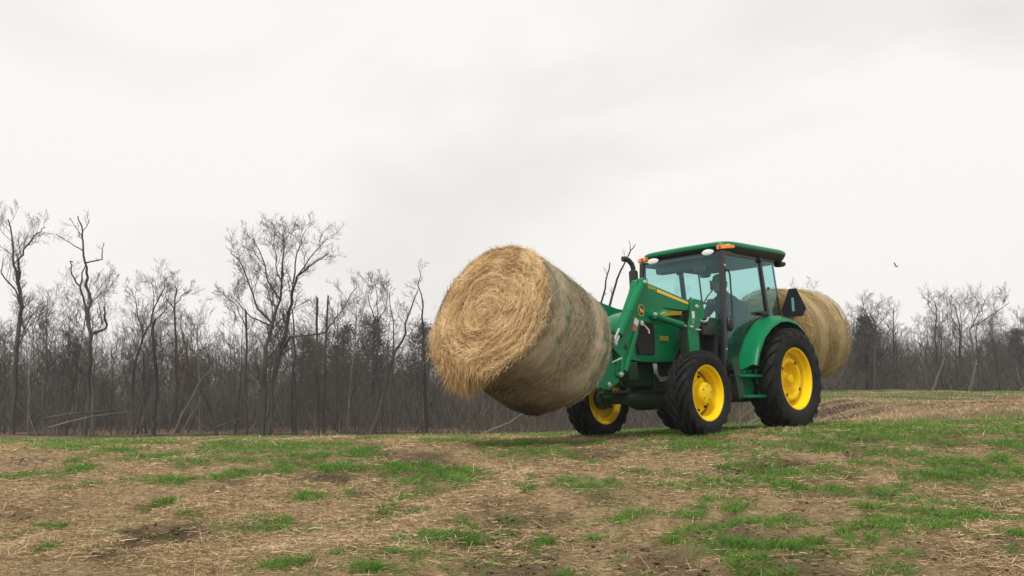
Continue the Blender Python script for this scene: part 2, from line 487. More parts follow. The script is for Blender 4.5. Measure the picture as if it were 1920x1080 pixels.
def axis_steps(lo, hi, fine, far_lo, far_hi, grow=1.09):
    a = list(np.arange(lo, hi + 1e-6, fine))
    st = fine; v = hi
    while v < far_hi: st *= grow; v += st; a.append(v)
    st = fine; v = lo; pre = []
    while v > far_lo: st *= grow; v -= st; pre.append(v)
    return np.array(pre[::-1] + a)

gx = axis_steps(-7.5, 7.5, 0.065, -900, 900, 1.06)
gy = axis_steps(4.4, 15.5, 0.058, -300, 1600, 1.042)
GX, GY = np.meshgrid(gx, gy)
gz = full_height(GX.ravel(), GY.ravel())
nx, ny = len(gx), len(gy)
V = np.stack([GX.ravel(), GY.ravel(), gz], 1)
idx = np.arange(nx * ny).reshape(ny, nx)
F = np.stack([idx[:-1, :-1].ravel(), idx[:-1, 1:].ravel(), idx[1:, 1:].ravel(), idx[1:, :-1].ravel()], 1)

def ground_mat():
    m, n, b = new_mat('pasture_soil')
    L = n.links.new
    t = n.nodes.new('ShaderNodeTexCoord')
    def noise(scale, detail, st=(1, 1, 1), rough=0.6):
        mpn = n.nodes.new('ShaderNodeMapping'); mpn.inputs['Scale'].default_value = st
        L(t.outputs['Object'], mpn.inputs[0])
        z = n.nodes.new('ShaderNodeTexNoise'); z.inputs['Scale'].default_value = scale; z.inputs['Detail'].default_value = detail
        z.inputs['Roughness'].default_value = rough
        L(mpn.outputs[0], z.inputs['Vector'])
        return z.outputs[0]
    def ramp(src, stops):
        r = n.nodes.new('ShaderNodeValToRGB'); el = r.color_ramp.elements
        while len(el) < len(stops): el.new(0.5)
        for e, (p, c) in zip(el, stops): e.position = p; e.color = (*c, 1)
        L(src, r.inputs[0]); return r.outputs[0]
    def mix(fac, a, b_):
        x = n.nodes.new('ShaderNodeMix'); x.data_type = 'RGBA'
        L(fac, x.inputs['Factor']); L(a, x.inputs['A']); L(b_, x.inputs['B']); return x.outputs['Result']
    def attr(nm):
        a = n.nodes.new('ShaderNodeAttribute'); a.attribute_name = nm; return a.outputs['Fac']
    thatch = ramp(noise(16, 10, (1, 1.3, 1), 0.75), [(0.30, (0.120, 0.078, 0.042)), (0.46, (0.430, 0.302, 0.168)), (0.70, (0.66, 0.495, 0.300))])
    soil = ramp(noise(14, 8), [(0.3, (0.026, 0.018, 0.012)), (0.7, (0.125, 0.082, 0.052))])
    grn = ramp(noise(20, 7), [(0.3, (0.070, 0.098, 0.024)), (0.7, (0.150, 0.175, 0.055))])
    c = mix(attr('mud'), thatch, soil)
    c = mix(attr('green'), c, grn)
    L(c, b.inputs['Base Color'])
    b.inputs['Roughness'].default_value = 0.95
    b.inputs['Specular IOR Level'].default_value = 0.1
    bp = n.nodes.new('ShaderNodeBump'); bp.inputs['Strength'].default_value = 1.0; bp.inputs['Distance'].default_value = 0.06
    L(noise(26, 8, (1, 1.3, 1), 0.7), bp.inputs['Height']); L(bp.outputs[0], b.inputs['Normal'])
    return m
M['soil'] = ground_mat()
field = mesh_np('pasture_ground', V, F, 'soil', attr={'green': field_green(V[:, 0], V[:, 1]) * 0.8, 'mud': np.clip(field_mud(V[:, 0], V[:, 1]), 0, 1)}, smooth=True)
tag(field, 'patchy brown and green pasture rising to a crest', kind='structure')

# ---- strands: flat two-triangle blades made in numpy
def strands(name, P, D, W, tint, m, parent=None, bend=None, simple=False):
    """P base points, D full-length vectors, W width vectors; each strand is a bent quad + tip"""
    n = len(P)
    if simple:                                          # one tapering quad per strand
        tip = P + D + (bend if bend is not None else 0)
        V = np.stack([P - W, P + W, tip + W * 0.45, tip - W * 0.45], 1).reshape(-1, 3)
        return mesh_np(name, V, np.arange(4 * n).reshape(n, 4), m, parent, {'tint': np.repeat(tint, 4)})
    mid = P + D * 0.55 + (bend * 0.5 if bend is not None else 0)
    tip = P + D + (bend if bend is not None else 0)
    V = np.stack([P - W, P + W, mid + W * 0.75, mid - W * 0.75, tip], 1).reshape(-1, 3)
    b = np.arange(n)[:, None] * 5
    F = np.concatenate([b + np.array([[0, 1, 2]]), b + np.array([[0, 2, 3]]), b + np.array([[3, 2, 4]])], 1).reshape(-1, 3)
    return mesh_np(name, V, F, m, parent, {'tint': np.repeat(tint, 5)})

def scatter(n, y0, y1, spread=0.60, pad=1.0):
    """points on the pasture, thinning with distance like the photograph's own detail"""
    u = rng.random(n)
    y = y0 * (y1 / y0) ** u
    x = (rng.random(n) * 2 - 1) * (spread * y + pad)
    return x, y

def unit_xy(n):
    a = rng.random(n) * 2 * np.pi
    return np.stack([np.cos(a), np.sin(a), np.zeros(n)], 1)

M['grass'] = attr_mat('grass_blades', [(0.0, (0.036, 0.125, 0.015)), (0.4, (0.105, 0.262, 0.034)), (0.75, (0.215, 0.370, 0.066)), (0.90, (0.27, 0.29, 0.09)), (1.0, (0.44, 0.35, 0.18))], 0.7, trans=0.35)
x, y = scatter(1200000, 4.6, 19, 0.56, 0.8)
g = field_green(x, y) * (1 - 0.9 * np.clip(field_mud(x, y), 0, 1) * (field_green(x, y) < 0.6))
clump = sstep((fbm(x * 9, y * 7, 63, 3) - 0.41) / 0.20)
keep = rng.random(len(x)) < np.maximum(np.clip((g - 0.10) * 1.2, 0, 1) * (0.12 + 0.88 * clump) * 0.72, 0.022 + (0.17 + 0.045 * np.clip(x, -3, 4)) * sstep((fbm(x * 5, y * 4, 64, 3) - 0.545) / 0.1))
x, y, g = x[keep], y[keep], g[keep]
n = len(x)
far = np.clip((y - 5) / 10, 0, 1)
hgt = (0.016 + 0.042 * g * rng.random(n) * (0.5 + clump[keep]) + 0.014 * rng.random(n)) * (1.0 - 0.15 * far)
lean = unit_xy(n) * (hgt * (0.35 + 0.8 * rng.random(n)))[:, None]
P = np.stack([x, y, full_height(x, y) - 0.004], 1)
D = np.stack([lean[:, 0] * 0.5, lean[:, 1] * 0.5, hgt], 1)
W = unit_xy(n) * (0.0016 + 0.0022 * far + 0.0012 * rng.random(n))[:, None]
tint = np.clip(0.15 + 0.55 * rng.random(n) + 0.25 * (fbm(x * 3, y * 3, 61, 2) - 0.4) + 0.30 * (rng.random(n) > 0.9), 0, 1)
grass = strands('grass', P, D, W, tint, 'grass', bend=lean * np.array([1, 1, 0.0]) - np.array([0, 0, 1]) * (hgt * 0.2)[:, None])
tag(grass, 'short green grass growing in ragged tufts over the pasture', 'grass', kind='stuff')
print('grass blades', n)

M['straw'] = attr_mat('dry_grass', [(0.0, (0.10, 0.063, 0.034)), (0.30, (0.37, 0.250, 0.140)), (0.70, (0.65, 0.480, 0.285)), (1.0, (0.80, 0.64, 0.45))], 0.9, trans=0.15)
x, y = scatter(480000, 4.6, 18, 0.56, 0.8)
gm = field_green(x, y); mm = np.clip(field_mud(x, y), 0, 1)
patch = fbm(x * 1.5, y * 1.1, 71, 3)
keep = rng.random(len(x)) < np.clip(1.05 - 0.75 * gm - 0.95 * mm, 0.05, 1) * (0.35 + 0.9 * sstep((patch - 0.35) / 0.3))
x, y, patch = x[keep], y[keep], patch[keep]
n = len(x)
far = np.clip((y - 5) / 10, 0, 1)
dirs = unit_xy(n); dirs[:, 0] *= 1.5
ln = 0.018 + 0.075 * rng.random(n) ** 3 + 0.012 * far
up = np.where(rng.random(n) > 0.93, 0.6 + rng.random(n) * 0.9, rng.random(n) * 0.30 - 0.05)
D = (dirs + np.array([0, 0, 1]) * up[:, None]); D /= np.linalg.norm(D, axis=1)[:, None]; D *= ln[:, None]
P = np.stack([x, y, full_height(x, y) + 0.002 + 0.014 * rng.random(n)], 1)
W = np.cross(D, np.array([0, 0, 1.0])); W /= (np.linalg.norm(W, axis=1)[:, None] + 1e-9)
W = (W + rng.normal(0, 0.5, (n, 3)) * np.array([0.2, 0.2, 1])) * (0.0010 + 0.0016 * far + 0.0010 * rng.random(n))[:, None]
bend = rng.normal(0, 1, (n, 3)) * (ln * 0.16)[:, None] * np.array([1, 1, 0.3])
tint = np.clip(0.05 + 0.8 * rng.random(n) ** 1.5 + 0.6 * (patch - 0.45), 0, 1)
straw = strands('dry_grass', P, D, W, tint, 'straw', bend=bend, simple=True)
tag(straw, 'dead tan grass and straw litter matted over the pasture', 'straw', kind='stuff')
print('straw', n)

# ---- coarser litter and tufts on the second field beyond the dip
n = 60000
y = 17 * (62 / 17) ** rng.random(n); x = y * (0.16 + 0.48 * rng.random(n))
g = field_green(x, y); pick = rng.random(n) < 0.75 * g
for nm, sel, m_, col, lab in (('grass', pick, 'grass', 0.0, 'sparse grass on the second field beyond the dip'), ('dry_grass', ~pick, 'straw', 0.0, 'dead grass litter on the second field beyond the dip')):
    xx, yy = x[sel], y[sel]; k = len(xx); sc = yy / 20
    P = np.stack([xx, yy, full_height(xx, yy) - 0.01], 1)
    D = unit_xy(k) * (0.05 + 0.06 * rng.random(k))[:, None] + np.array([0, 0, 1]) * ((0.03 + 0.05 * rng.random(k)) * (1.3 if nm == 'grass' else 0.8))[:, None]
    W = unit_xy(k) * (0.004 + 0.004 * rng.random(k))[:, None] * sc[:, None]
    tag(strands(nm, P, D, W, np.clip(0.1 + 0.75 * rng.random(k), 0, 1), m_, simple=True), lab, 'grass' if nm == 'grass' else 'straw', kind='stuff')

# ---- dark clods of soil and dung broken up by hooves
def clods(n, seed):
    r = np.random.default_rng(seed)
    x, y = scatter(n * 6, 4.7, 17, 0.56, 0.8)
    keep = r.random(len(x)) < np.clip(field_mud(x, y), 0, 1) * 0.5 + 0.015 * (fbm(x * 3, y * 3, 91, 2) > 0.55)
    x, y = x[keep][:n], y[keep][:n]; k = len(x)
    s = 0.004 + 0.012 * r.random(k) ** 2.5
    O = np.array([[1, 0, 0], [-1, 0, 0], [0, 1, 0], [0, -1, 0], [0, 0, 0.55], [0, 0, -0.5]], float)
    V = O[None] * s[:, None, None] * (0.65 + 0.7 * r.random((k, 6, 1)))
    a = r.random(k) * 6.283; ca, sa = np.cos(a)[:, None], np.sin(a)[:, None]
    V = np.stack([V[..., 0] * ca * 1.4 - V[..., 1] * sa, V[..., 0] * sa * 1.4 + V[..., 1] * ca, V[..., 2]], 2)
    V += np.stack([x, y, full_height(x, y) + s * 0.25], 1)[:, None]
    T_ = np.array([[0, 2, 4], [2, 1, 4], [1, 3, 4], [3, 0, 4], [2, 0, 5], [1, 2, 5], [3, 1, 5], [0, 3, 5]])
    F = (np.arange(k)[:, None, None] * 6 + T_[None]).reshape(-1, 3)
    return mesh_np('soil_clods', V.reshape(-1, 3), F, 'clod', None, {'tint': np.repeat(r.random(k), 6)})
M['clod'] = attr_mat('dark_soil_clods', [(0, (0.026, 0.017, 0.011)), (0.6, (0.075, 0.050, 0.032)), (1, (0.17, 0.115, 0.072))], 0.95)
tag(clods(9000, 77), 'small dark clods of soil scattered in the bare patches', 'soil', kind='stuff')

# ------------------------------------------------------------------ bare winter wood
def bark_mat(name, c1, c2, moss=0.0):
    return mat(name, c1, 0.9, col2=c2, scale=1.6, bump=0.5, bscale=9, spec=0.1, stretch=(1, 1, 0.25))
M['bark'] = bark_mat('grey_brown_bark', (0.034, 0.030, 0.025), (0.090, 0.080, 0.066))
M['bark_dark'] = bark_mat('dark_wet_bark', (0.020, 0.017, 0.015), (0.050, 0.044, 0.038))
M['bark_pale'] = bark_mat('pale_dead_wood', (0.085, 0.080, 0.070), (0.175, 0.165, 0.145))
M['bark_grey'] = bark_mat('pale_grey_bark', (0.10, 0.096, 0.086), (0.21, 0.20, 0.18))
M['twig'] = mat('grey_twigs', (0.058, 0.049, 0.041), 0.9, col2=(0.105, 0.088, 0.073), scale=0.5, spec=0.1)
M['twig_red'] = mat('reddish_twigs', (0.075, 0.048, 0.040), 0.9, col2=(0.11, 0.080, 0.066), scale=0.5, spec=0.1)

class Tree:
    """limbs as tapering tubes, twigs as thin three-sided tubes; trunk and crown are separate meshes"""
    def __init__(s, seed): s.r = random.Random(seed); s.t = MB(); s.c = MB()
    def rv(s, k=1.0): return Vector((s.r.gauss(0, k), s.r.gauss(0, k), s.r.gauss(0, k)))
    def limb(s, pts, r0, r1, n=6, crown=False):
        k = len(pts)
        rad = [r0 + (r1 - r0) * (i / (k - 1)) ** 0.85 for i in range(k)]
        (s.c if crown else s.t).tube(pts, rad, n, cap=not crown)
        return rad
    def grow(s, p, d, L, r, depth, up=0.25, seg=3, spread=0.75, kids=(4, 3, 3)):
        """a branch of length L that carries children"""
        pts = [p.copy()]; q = p.copy(); dd = d.normalized()
        for i in range(seg):
            dd = (dd + s.rv(0.115) + Vector((0, 0, up * 0.35))).normalized()
            q = q + dd * (L / seg); pts.append(q.copy())
        s.limb(pts, r, max(r * 0.35, 0.006), 5 if r > 0.05 else 3, crown=r < 0.05)
        if depth <= 0: return
        nk = kids[min(len(kids) - 1, len(kids) - depth)] if depth <= len(kids) else kids[0]
        for k in range(nk):
            t = 0.25 + 0.75 * (k + s.r.random()) / nk
            i = min(seg - 1, int(t * seg)); fr = t * seg - i
            b = pts[i].lerp(pts[i + 1], fr)
            nd = (pts[i + 1] - pts[i]).normalized()
            side = s.rv(1); side = (side - nd * side.dot(nd)).normalized()
            cd = (nd * (1 - spread * 0.45) + side * spread + Vector((0, 0, up * 0.4))).normalized()
            s.grow(b, cd, L * (0.42 + 0.28 * s.r.random()) * (1.05 - 0.35 * t), max(0.007, r * (0.42 + 0.15 * s.r.random())), depth - 1, up, max(2, seg - 1), spread, kids)
    def twigs_on(s, pts, r0, r1, dens, L, depth=2, start=0.3, up=0.3, kids=(4, 4)):
        """grow side branches along a hand-laid limb"""
        tot = sum((pts[i + 1] - pts[i]).length for i in range(len(pts) - 1))
        n = max(1, int(tot * dens)); acc = 0
        for k in range(n):
            t = start + (1 - start) * (k + s.r.random()) / n
            tgt = t * tot; a = 0
            for i in range(len(pts) - 1):
                l = (pts[i + 1] - pts[i]).length
                if a + l >= tgt or i == len(pts) - 2:
                    b = pts[i].lerp(pts[i + 1], min(1, (tgt - a) / l)); nd = (pts[i + 1] - pts[i]).normalized(); break
                a += l
            side = s.rv(1); side = (side - nd * side.dot(nd)).normalized()
            cd = nd * 0.5 + side * 0.85 + Vector((0, 0, up))
            rr = (r0 + (r1 - r0) * t) * 0.45
            s.grow(b, cd, L * (0.5 + 0.7 * s.r.random()) * (1.1 - 0.4 * t), max(0.009, min(rr, 0.05)), depth, up, 3, 0.75, kids)
    def objects(s, name, bark='bark', twig='twig'):
        root = empty(name)
        s.t.build('trunk', bark, root, fix=False)
        if s.c.v: s.c.build('crown', twig, root, fix=False, ang=180)
        return root

def copy_tree(o, parent=None):
    c = o.copy(); C.objects.link(c); c.parent = parent
    for ch in list(o.children): copy_tree(ch, c)
    return c

def put(o, x, y, s=1.0, rz=0.0, sink=0.15):
    o.location = (x, y, float(height(x, y)) - sink); o.scale = (s, s, s); o.rotation_euler = (0, 0, rz)

def hero(name, label, x, y, limbs, seed, bark='bark', twig='twig', cat='tree', group=None, jitter=0.25):
    """limbs: (points [(dx, dz)...] in metres from the base, r0, r1, twig density, twig length, twig depth)"""
    T = Tree(seed); R = T.r
    laid = []
    for pts, r0, r1, dens, L, dep in limbs:
        yy = 0.0; P = []
        if laid and pts[0][1] > 0.5:                    # start on the nearest limb already laid
            yy = min(laid, key=lambda q: (q.x - pts[0][0]) ** 2 + (q.z - pts[0][1]) ** 2).y
        for i, (dx, dz) in enumerate(pts):
            if i: yy += R.gauss(0, jitter) * (1.0 if not laid else 2.2)
            P.append(Vector((dx, yy, dz)))
        # subdivide with small wobble
        Q = [P[0]]
        for i in range(len(P) - 1):
            for k in (1, 2, 3):
                q = P[i].lerp(P[i + 1], k / 3)
                if k < 3: q = q + Vector((R.gauss(0, 0.05), R.gauss(0, 0.05), 0))
                Q.append(q)
        r0, r1 = r0 * 0.60, max(0.012, r1 * 0.7)
        T.limb(Q, r0, r1, 7); laid += Q
        if r1 > 0.035:                                   # broken top
            T.t.tube([Q[-1], Q[-1] + Vector((R.gauss(0, .06), R.gauss(0, .06), r1 * 2.2))], [r1 * 0.8, 0.01], 4)
        if dens > 0: T.twigs_on(Q, r0, r1, dens * 1.5, L, dep, 0.35 if dep > 1 else 0.15, kids=(5, 5))
    o = T.objects(name, bark, twig)
    put(o, x, y)
    return tag(o, label, cat, group)

hero('tall_bare_tree', 'tall bare tree with a forked crown at the left end of the wood', -27.99, 58.0, [
    ([(0.03,0.0),(-0.16,3.72),(-0.29,6.4),(-0.36,8.03),(-0.38,8.71),(-0.61,9.8),(-0.75,11.04),(-0.97,12.42)], 0.27, 0.05, 1.1, 2.0, 2),
    ([(-0.36,7.62),(-0.79,8.44),(-1.26,9.39),(-1.58,10.22)], 0.10, 0.03, 1.2, 1.6, 2),
    ([(-0.37,8.98),(-0.15,10.08),(0.28,10.9),(0.64,11.59),(1.16,12.01)], 0.13, 0.03, 1.6, 1.5, 2)], 1)
hero('gnarled_tree', 'gnarled half-dead tree with crooked bare limbs, right of the forked tree', -23.53, 57.0, [
    ([(0.01,0.0),(-0.06,2.4),(-0.13,5.02),(-0.12,5.81),(-0.4,6.88),(-0.34,7.68),(-0.43,9.01),(-0.58,9.82),(-0.69,11.04),(-0.69,11.85),(-0.85,12.4)], 0.26, 0.04, 0.16, 0.9, 2),
    ([(-0.4,6.88),(-0.67,7.68),(-0.78,8.48),(-1.21,9.15),(-1.52,9.96),(-1.73,10.02)], 0.13, 0.03, 0.2, 0.5, 1),
    ([(-0.78,8.48),(-0.78,9.69)], 0.09, 0.05, 0, 0, 0),
    ([(-0.56,9.82),(-0.07,10.23),(0.45,10.5),(1.04,10.66)], 0.08, 0.02, 0.6, 0.5, 1),
    ([(-0.66,10.5),(-1.17,10.84),(-1.73,11.24)], 0.06, 0.02, 0.6, 0.5, 1),
    ([(-0.12,5.81),(0.27,6.21),(0.63,6.88),(0.74,7.27)], 0.14, 0.05, 0.2, 0.5, 1),
    ([(0.06,6.48),(-0.09,7.94)], 0.06, 0.02, 0.4, 0.5, 1),
    ([(0.24,6.74),(-0.15,7.14),(-0.22,7.41)], 0.05, 0.03, 0, 0, 0),
    ([(-0.68,11.58),(-0.43,11.99),(-0.15,12.19)], 0.04, 0.01, 2, 0.8, 1),
    ([(-0.7,11.31),(-1.03,11.85),(-1.28,12.26)], 0.04, 0.01, 2, 0.8, 1)], 2)
hero('broken_snag', 'tall limbless snag with a broken top, right of the gnarled tree', -19.69, 57.0, [
    ([(0.01,0.0),(-0.07,1.08),(-0.07,3.04),(-0.31,5.54),(-0.33,6.6)], 0.19, 0.11, 0.1, 0.5, 1)], 3, bark='bark_dark')
hero('spreading_tree', 'slender tree with an open spreading crown behind the limbless snag', -23.42, 64.0, [
    ([(0.0,0.0),(-0.12,4.17),(0.3,6.24),(0.84,7.58),(1.37,9.08),(1.62,10.14)], 0.16, 0.03, 1.5, 2.0, 2),
    ([(0.3,6.24),(-0.08,8.18),(-0.44,9.38)], 0.08, 0.02, 1.5, 1.6, 2),
    ([(0.57,6.84),(1.71,8.03),(1.98,8.63)], 0.07, 0.02, 1.5, 1.5, 2),
    ([(0.84,7.58),(0.78,8.93),(0.51,9.83)], 0.06, 0.02, 1.5, 1.4, 2)], 4)
hero('straight_tree', 'straight tree with a small tufted crown beside the spreading tree', -20.39, 63.0, [
    ([(0.01,0.0),(-0.15,4.68),(-0.25,7.61),(-0.22,8.79),(-0.16,9.16)], 0.17, 0.03, 1.0, 1.5, 2),
    ([(-0.25,7.61),(-0.64,8.35),(-0.75,9.09)], 0.06, 0.02, 1.8, 1.2, 2),
    ([(-0.23,8.05),(0.29,8.79),(0.73,8.94)], 0.06, 0.02, 1.8, 1.2, 2)], 5)
hero('leaning_tree', 'dark tree leaning left across the pale crossed stems', -16.10, 57.0, [
    ([(-0.0,0.0),(-0.65,1.79),(-1.22,2.96),(-1.81,4.53),(-2.06,5.86),(-2.35,6.52)], 0.16, 0.04, 0.7, 1.6, 2)], 6)
hero('pale_leaning_stem', 'pale bare stem leaning right, left one of a crossed pair', -18.38, 56.0, [
    ([(0.01,0.0),(0.53,1.39),(1.36,3.06),(1.98,3.83)], 0.11, 0.05, 0.4, 1.0, 2),
    ([(1.42,3.18),(1.46,3.83)], 0.05, 0.03, 0, 0, 0)], 7, bark='bark_pale')
hero('pale_leaning_stem', 'thinner pale stem leaning right, right one of a crossed pair', -18.25, 56.5, [
    ([(0.0,0.0),(0.63,1.26),(1.23,2.42)], 0.08, 0.04, 0.3, 0.8, 1)], 8, bark='bark_pale')
hero('thin_pale_birch', 'thin pale sapling curving up between the forked and gnarled trees', -26.14, 57.0, [
    ([(0.02,0.0),(-0.32,1.12),(-0.53,3.08),(-0.62,5.05),(-0.58,6.64)], 0.10, 0.03, 0.9, 1.8, 2)], 9, bark='bark_pale')
hero('pale_forked_tree', 'pale grey tree forking low with a fan-shaped crown left of the gnarled tree', -27.04, 60.0, [
    ([(0.02,0.0),(-0.1,1.86),(-0.01,3.92),(0.01,5.87),(-0.02,7.68)], 0.15, 0.03, 1.4, 2.2, 2),
    ([(0.0,3.65),(0.59,4.2),(1.22,5.45)], 0.07, 0.02, 1.1, 1.4, 2),
    ([(0.0,5.31),(-0.52,6.7),(-0.87,7.82)], 0.07, 0.02, 1.4, 1.6, 2),
    ([(0.0,3.65),(-0.51,4.2)], 0.05, 0.02, 0.5, 0.5, 1)], 10, bark='bark_pale')
hero('big_oak', 'largest tree of the wood, several trunks and a broad rounded lacy crown', -13.76, 57.0, [
    ([(-0.0,0.0),(0.12,2.41),(0.11,5.04),(0.4,6.36),(0.83,7.69),(0.97,9.57)], 0.30, 0.06, 0.7, 2.0, 3),
    ([(0.32,0.0),(0.45,2.41),(0.9,5.04),(1.12,6.62),(1.35,7.96),(1.72,9.03),(2.37,9.57),(3.55,10.24)], 0.28, 0.04, 0.9, 1.9, 2),
    ([(0.58,0.0),(0.72,2.15),(0.93,3.98)], 0.12, 0.06, 0.3, 1, 1),
    ([(0.4,6.36),(-0.35,7.16),(-0.92,8.49),(-1.64,9.97),(-2.19,10.51)], 0.12, 0.03, 1.6, 1.8, 2),
    ([(0.83,7.69),(-0.0,8.76),(-0.44,10.11),(-1.02,11.46)], 0.11, 0.03, 1.7, 1.8, 2),
    ([(0.94,8.36),(0.37,9.7),(0.18,11.6)], 0.09, 0.02, 1.8, 1.7, 2),
    ([(0.99,9.03),(0.93,11.05),(0.84,12.0)], 0.09, 0.02, 1.9, 1.7, 2),
    ([(1.46,8.63),(1.68,10.38),(2.05,11.73)], 0.09, 0.02, 1.8, 1.7, 2),
    ([(1.72,9.03),(2.75,10.38),(3.53,11.05)], 0.08, 0.02, 1.8, 1.6, 2),
    ([(0.47,6.23),(-0.87,6.76),(-1.83,7.82),(-2.19,8.49)], 0.08, 0.02, 1.5, 1.5, 2),
    ([(0.9,4.97),(1.55,5.56),(2.47,5.63),(3.66,5.7),(4.17,6.23),(4.68,7.02),(5.46,8.09)], 0.12, 0.03, 0.7, 1.6, 2)], 11)
hero('twin_snag', 'left one of two limbless snags standing close together', -10.81, 58.0, [
    ([(-0.01,0.0),(-0.12,3.75),(-0.21,7.86)], 0.17, 0.09, 0.3, 0.7, 1)], 12)
hero('twin_snag', 'right one of two limbless snags standing close together', -10.70, 59.0, [
    ([(-0.01,0.0),(-0.04,5.15),(-0.01,8.17)], 0.15, 0.07, 0.4, 0.8, 1)], 13)
hero('slim_pole_tree', 'slim dark pole tree just right of the largest tree', -11.59, 56.0, [
    ([(-0.01,0.0),(-0.27,3.07),(-0.47,5.52),(-0.51,7.09)], 0.13, 0.05, 0.3, 0.8, 1)], 14, bark='bark_dark')
hero('fine_crowned_tree', 'upright tree with a fine feathery crown right of the twin snags', -7.96, 60.0, [
    ([(0.0,0.0),(0.1,2.44),(0.12,5.2),(0.06,6.87)], 0.20, 0.08, 0.4, 1.4, 2),
    ([(0.07,6.74),(0.5,7.58),(0.55,8.7)], 0.07, 0.02, 1.8, 1.6, 2),
    ([(0.07,6.74),(-0.34,7.58),(-0.5,8.56)], 0.07, 0.02, 1.8, 1.6, 2),
    ([(0.06,6.87),(0.07,8.14),(-0.01,8.98)], 0.06, 0.02, 1.8, 1.5, 2)], 15)
hero('leaning_pale_tree', 'long mottled trunk leaning far right towards the hay bale', -7.61, 55.0, [
    ([(-0.0,0.0),(0.72,2.09),(1.08,3.86),(1.69,5.13),(2.05,6.66),(2.55,7.89)], 0.21, 0.04, 0.5, 1.4, 2)], 16, bark='bark')
hero('spire_snag', 'tall pointed snag nearest the hay bale, its tip above the wood', -4.78, 58.0, [
    ([(-0.0,0.0),(-0.11,3.71),(-0.2,6.13),(-0.35,8.03),(-0.55,9.69)], 0.18, 0.02, 0.35, 1.6, 2)], 17, bark='bark_dark')
hero('thin_pole_tree', 'thin curved pole tree between the feathery crown and the pointed snag', -6.93, 60.0, [
    ([(-0.0,0.0),(-0.06,3.8),(-0.1,6.86),(-0.33,8.41)], 0.10, 0.03, 0.8, 1.2, 2)], 18)
hero('left_shoulder_tree', 'broken-topped tree at the left shoulder of the largest tree', -15.30, 60.0, [
    ([(-0.01,0.0),(-0.17,5.3),(-0.2,7.39)], 0.14, 0.08, 0.2, 1, 1),
    ([(-0.21,6.41),(-0.81,7.67),(-1.39,8.3)], 0.06, 0.02, 1.5, 1.5, 2)], 19)
hero('dead_forked_snag', 'dead forked snag rising behind the loader, its left prong shorter', 4.07, 52.0, [
    ([(0.0,0.26),(0.26,4.87),(0.5,7.05),(0.74,8.15),(0.91,9.0)], 0.14, 0.04, 0.4, 0.5, 1)], 20, bark='bark_dark')
hero('dead_curved_snag', 'dead curving snag rising beside the exhaust pipe with a hooked tip', 4.50, 53.0, [
    ([(0.0,0.26),(0.34,6.07),(0.78,7.6),(1.21,8.87),(1.64,9.71),(1.98,10.22)], 0.16, 0.03, 0.5, 0.7, 1),
    ([(1.29,9.01),(1.01,8.44)], 0.03, 0.02, 0, 0, 0),
    ([(1.7,9.77),(1.65,10.42)], 0.04, 0.02, 0, 0, 0)], 21, bark='bark_dark')
hero('ragged_tree', 'ragged tree with clumped dark twigs just right of the rear bale', 25.88, 74.0, [
    ([(0.11,0.0),(0.31,2.4),(0.48,4.83),(0.46,5.8)], 0.18, 0.04, 1.2, 2.2, 2),
    ([(0.44,4.46),(-0.48,5.19),(-0.8,6.05)], 0.09, 0.02, 1.8, 1.8, 2),
    ([(0.43,4.22),(0.03,5.56),(-0.18,6.42)], 0.08, 0.02, 1.8, 1.6, 2),
    ([(0.47,4.58),(0.99,5.32),(0.89,5.8)], 0.07, 0.02, 1.5, 1.4, 2)], 22, twig='twig_red')
hero('plain_upright_tree', 'plain upright tree with a thin top, second beyond the rear bale', 28.18, 76.0, [
    ([(0.13,0.0),(0.33,3.74),(0.33,6.25)], 0.15, 0.03, 1.2, 2.0, 2)], 23)
hero('pale_slanting_tree', 'pale slanting trunk standing alone at the edge of the right-hand wood', 28.34, 70.0, [
    ([(0.14,0.0),(0.49,1.01),(0.9,2.38),(1.49,3.64),(1.86,4.22)], 0.17, 0.05, 0.6, 1.6, 2)], 24, bark='bark_pale')
hero('flat_topped_tree', 'tree with a small flat-topped crown above the pale slanting trunk', 31.01, 76.0, [
    ([(0.15,0.0),(0.32,2.5),(0.41,4.62),(0.6,5.88),(0.47,6.88)], 0.17, 0.03, 1.2, 1.6, 2),
    ([(0.57,5.75),(0.26,6.51),(-0.03,6.88)], 0.05, 0.02, 2.5, 1.1, 2)], 25)
hero('broad_fine_tree', 'tallest tree of the right-hand wood, a broad lacy crown over a grey trunk', 31.07, 72.0, [
    ([(0.15,0.0),(0.33,1.82),(0.38,3.82),(0.29,5.36),(0.22,6.32)], 0.20, 0.03, 1.1, 2.2, 2),
    ([(0.37,3.7),(0.86,5.01),(1.06,6.44)], 0.09, 0.02, 1.8, 1.9, 2),
    ([(0.35,4.3),(-0.12,5.48),(-0.25,6.32)], 0.08, 0.02, 1.8, 1.7, 2)], 26)
hero('reaching_tree', 'tree with one long limb reaching right over the right-hand wood', 31.77, 72.0, [
    ([(0.16,0.0),(0.42,1.26),(0.56,2.67),(0.21,3.85)], 0.19, 0.08, 0.4, 1.8, 2),
    ([(0.21,3.85),(0.85,4.67),(1.71,5.27),(2.34,5.86),(2.6,6.22)], 0.10, 0.02, 1.8, 1.8, 2),
    ([(0.91,4.73),(1.26,5.63),(1.91,6.58)], 0.07, 0.02, 1.8, 1.7, 2)], 27, bark='bark_pale')

